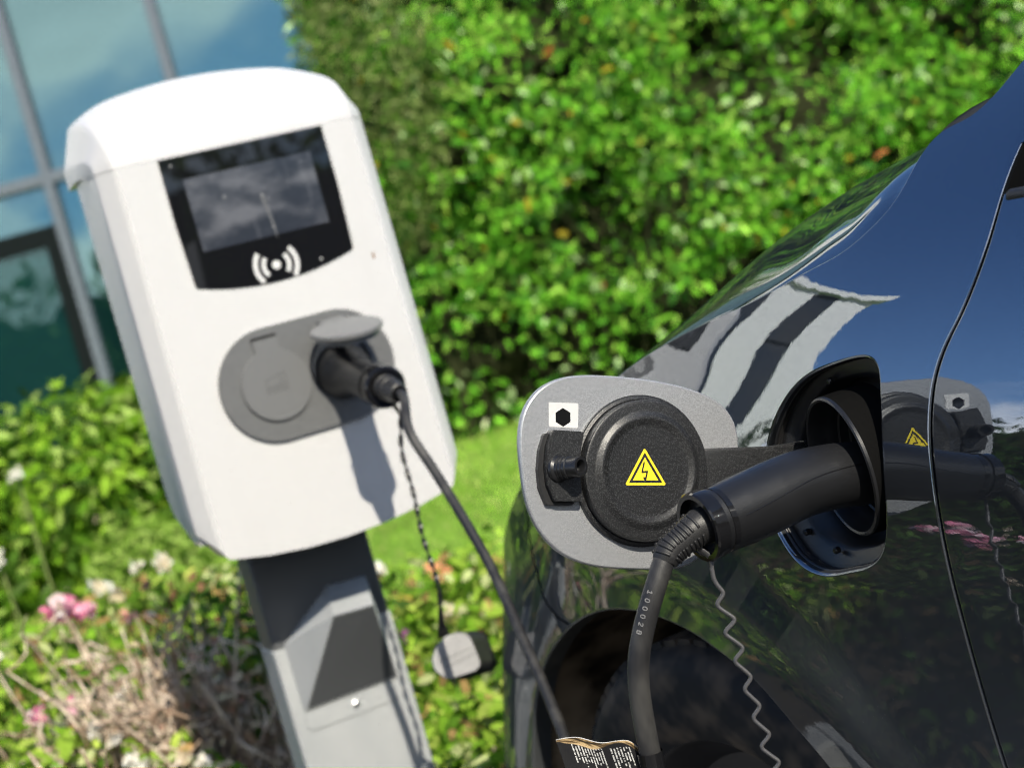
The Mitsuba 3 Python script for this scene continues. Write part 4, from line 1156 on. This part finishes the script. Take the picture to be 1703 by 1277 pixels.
# lawn grass and bed ground cover
rg_ = np.random.default_rng(71)
n = 26000
gxp = np.stack([rg_.uniform(-3.6, 1.4, n), 4.6 + 4.6 * rg_.random(n) ** 1.2, np.zeros(n)], 1)
gxp[:, 2] = gz(gxp[:, 0], gxp[:, 1]) - .01
d_ = norm(V(0, 0, 1) + .45 * rg_.normal(size=(n, 3)))
sd_ = norm(np.cross(d_, norm(rg_.normal(size=(n, 3)))))
ln_ = rg_.uniform(.03, .065, n)
Vg = np.stack([gxp + sd_ * .0035, gxp - sd_ * .0035, gxp + d_ * (ln_ * .6)[:, None] - sd_ * .0025, gxp + d_ * (ln_ * .6)[:, None] + sd_ * .0025, gxp + d_ * ln_[:, None] + V(0, 0, -.008)], 1)
Fg = (np.array([(0, 1, 2), (0, 2, 3), (3, 2, 4)])[None] + (np.arange(n) * 5)[:, None, None]).reshape(-1, 3)
cpatch = meshkit.fbm(gxp * V(1.6, 1.6, 0), 3, 12)
cg = (.55 + .9 * cpatch)[:, None] * palette([(.22, .42, .04), (.28, .48, .06), (.34, .52, .10), (.40, .46, .14)], n, rg_)
part(None, 'grass', trimesh.Trimesh(Vg.reshape(-1, 3), Fg, process=False), 'mat_leaf', True, color=np.repeat(cg, 5, 0))
labels['grass'] = {'label': 'short sunlit grass of the lawn between flower bed and hedge', 'kind': 'stuff'}
n = 6500
gp = np.stack([rg_.uniform(-3.2, .6, n), rg_.uniform(2.9, 4.8, n), np.zeros(n)], 1)
gp[:, 2] = gz(gp[:, 0], gp[:, 1]) + rg_.random(n) * .10
n2 = 9000
ga, gb_ = rg_.uniform(-.2, 5.5, n2), .85 + 6.5 * rg_.random(n2) ** 1.3
g2 = CW(ga, gb_, 0)
g2[:, 2] = gz(g2[:, 0], g2[:, 1]) + rg_.random(n2) * .22 * np.clip((gb_ - .6) * 1.5, .2, 1)
gp = np.vstack([gp, g2])
n += n2
DARK = [(.03, .065, .014), (.045, .09, .02), (.022, .045, .012), (.06, .085, .03), (.07, .05, .03)]
col_ = np.vstack([palette(BED, n - n2, rg_, BW), palette(DARK, n2, rg_)])
m, c = leaf_mesh(gp, norm(V(0, -.3, 1) + 0 * gp), .055, col_, rg_)
part(None, 'ground_cover', m, 'mat_leaf', True, color=c)
labels['ground_cover'] = {'label': 'low mixed leaves covering the soil of the flower bed', 'kind': 'stuff'}

# ---------------------------------------------------------------- glass building
YB = 14.0
gb = thing('glass_building', 'building with teal mirrored curtain wall and pale mullions at upper left', 'building')
WB = lambda x, y, z: np.stack(np.broadcast_arrays(x, YB - np.asarray(y, float), z), -1)
xm = [-.87 - 1.265 * i for i in range(5)]
zt = [.25, 3.11, 5.0, 6.9]
for i in range(len(xm) - 1):
    for j in range(3):
        g = 'mat_facade_glass'
        if j == 0 and i in (2, 3):
            continue
        part(gb, 'pane', boxm((xm[i + 1] + .05, -.05 + .004 * ((i * 7 + j * 3) % 3), zt[j] + .05), (xm[i] - .05, -.03 + .004 * ((i * 7 + j * 3) % 3), zt[j + 1] - .05), WB), g)
for i, x in enumerate(xm):
    part(gb, 'mullion', boxm((x - .042, -.06, .25), (x + .042, .07, 7.0), WB, .006), 'mat_mullion')
for z in zt[1:]:
    part(gb, 'transom', boxm((xm[-1], -.05, z - .05), (xm[0], .06, z + .05), WB, .006), 'mat_mullion')
part(gb, 'roof_fascia', boxm((xm[-1] - .3, -3, 7.0), (xm[0] + .3, .35, 7.55), WB, .01), 'mat_cladding')
part(gb, 'corner_pier', boxm((xm[0] + .06, -3, .25), (xm[0] + .7, .16, 7.0), WB, .01), 'mat_cladding')
part(gb, 'interior', boxm((xm[-1], -3.2, .2), (xm[0] + .05, -1.2, 7.0), WB), 'mat_dark_frame')
# doors in the lower bays
for i in (2, 3):
    x0, x1 = xm[i + 1] + .05, xm[i] - .05
    dr_ = part(gb, 'door', boxm((x0 + .001, -.10, .27), (x1 - .001, -.08, zt[1] - .06), WB), 'mat_dark_frame')
    part(dr_, 'door_frame', cat([boxm((x0, -.08, 2.55), (x1, .02, 2.72), WB), boxm((x0, -.08, .27), (x0 + .13, .02, 2.55), WB), boxm((x1 - .13, -.08, .27), (x1, .02, 2.55), WB), boxm((x0, -.08, .27), (x1, .02, .42), WB)]), 'mat_dark_frame')
    part(dr_, 'door_pane', boxm((x0 + .13, -.05, .42), (x1 - .13, -.035, 2.55), WB), 'mat_door_glass')
    part(dr_, 'fanlight', boxm((x0, -.05, 2.72), (x1, -.035, zt[1] - .055), WB), 'mat_facade_glass')

# ---------------------------------------------------------------- across the parking lot, behind the camera: hedge added to dim low sky light
bh = thing('added_hedge', 'added hedge across the parking lot, dims low sky light, seen only in reflections', 'hedge')
rg_ = np.random.default_rng(91)
n = 9000
bp = np.stack([rg_.uniform(-26, 26, n), -13 + rg_.normal(size=n) * .25, 4.6 * rg_.random(n)], 1)
bp[:, 1] += .9 * (meshkit.fbm(bp * .5, 3, 4) - .5)
bp[:, 2] *= .75 + .5 * meshkit.fbm(np.stack([bp[:, 0] * .35, bp[:, 0] * 0, bp[:, 0] * 0], -1), 3, 6)
m, c = leaf_mesh(bp, norm(V(0, .6, .5) + 0 * bp), .36, palette(BR, n, rg_), rg_)
part(bh, 'foliage', m, 'mat_leaf', True, color=c, kind='stuff')
part(bh, 'branch_mass', boxm((-26, -13.6, 0), (26, -13.1, 3.6), lambda a, b, c_: np.stack([a, b, c_], -1)), 'mat_shade')

# white-clad office block to the left, outside the frame (mirrored in the fender)
wbk = thing('office_block', 'white clad office block with dark window strips, left of the picture, mirrored in the fender', 'building')
BA = math.radians(-40)
BD, BRt = V(math.sin(BA), math.cos(BA), 0), V(math.cos(BA), -math.sin(BA), 0)
BO = V(.2, 1.3, 0) + BD * 14


def OB(a, b, c):
    a, b, c = np.broadcast_arrays(*[np.asarray(v, float) for v in (a, b, c)])
    return BO + a[..., None] * BRt - b[..., None] * BD + c[..., None] * UZ


part(wbk, 'wall', boxm((-3.2, -6, 0), (2.95, -.25, 8.1), OB), 'mat_cladding')
for x0, x1 in ((-3.23, -2.09), (-1.13, .24), (.98, 2.98)):
    part(wbk, 'pier', boxm((x0, -.24, 0), (x1, .10, 8.1), OB, .01), 'mat_cladding')
for x0, x1 in ((-2.085, -1.135), (.245, .975)):
    for z0 in (.2, 2.85, 5.5):
        w_k = part(wbk, 'window', boxm((x0, -.24, z0), (x1, -.06, z0 + 2.5), OB), 'mat_window')
        part(w_k, 'sill', boxm((x0, -.24, z0 + 2.505), (x1, -.02, z0 + 2.645), OB), 'mat_dark_frame')
part(wbk, 'roof_edge', boxm((-3.4, -6.1, 8.1), (3.1, .3, 8.35), OB, .01), 'mat_cladding')

# tall dark hedge along the left end of the lawn, outside the frame
lh = thing('yew_hedge', 'tall dark clipped hedge left of the lawn, mirrored low in the car door', 'hedge')
rg_ = np.random.default_rng(95)
ha_, hb_ = V(-6.3, 1.0, 0), V(-3.15, 5.3, 0)
hn_ = norm(np.cross(hb_ - ha_, UZ))
n = 9000
t_ = rg_.uniform(-.15, 1.1, n)
hp2 = ha_ + (hb_ - ha_) * t_[:, None] + hn_ * (rg_.random(n) ** 1.6 * -.4)[:, None]
hp2[:, 2] = .05 + 1.75 * rg_.random(n) * (.9 + .2 * meshkit.fbm(np.stack([t_ * 6, t_ * 0, t_ * 0], -1), 3, 9))
m, c = leaf_mesh(hp2, norm(hn_ + V(0, 0, .4) + 0 * hp2), .07, palette([(.03, .065, .014), (.045, .09, .02), (.022, .045, .012)], n, rg_), rg_)
part(lh, 'foliage', m, 'mat_leaf', True, color=c, kind='stuff')
q4 = [ha_ - (hb_ - ha_) * .15 - hn_ * .45, hb_ + (hb_ - ha_) * .1 - hn_ * .45]
part(lh, 'branch_mass', hull([p + V(0, 0, z) - hn_ * o for p in q4 for z in (0, 1.62) for o in (0, .3)]), 'mat_shade')
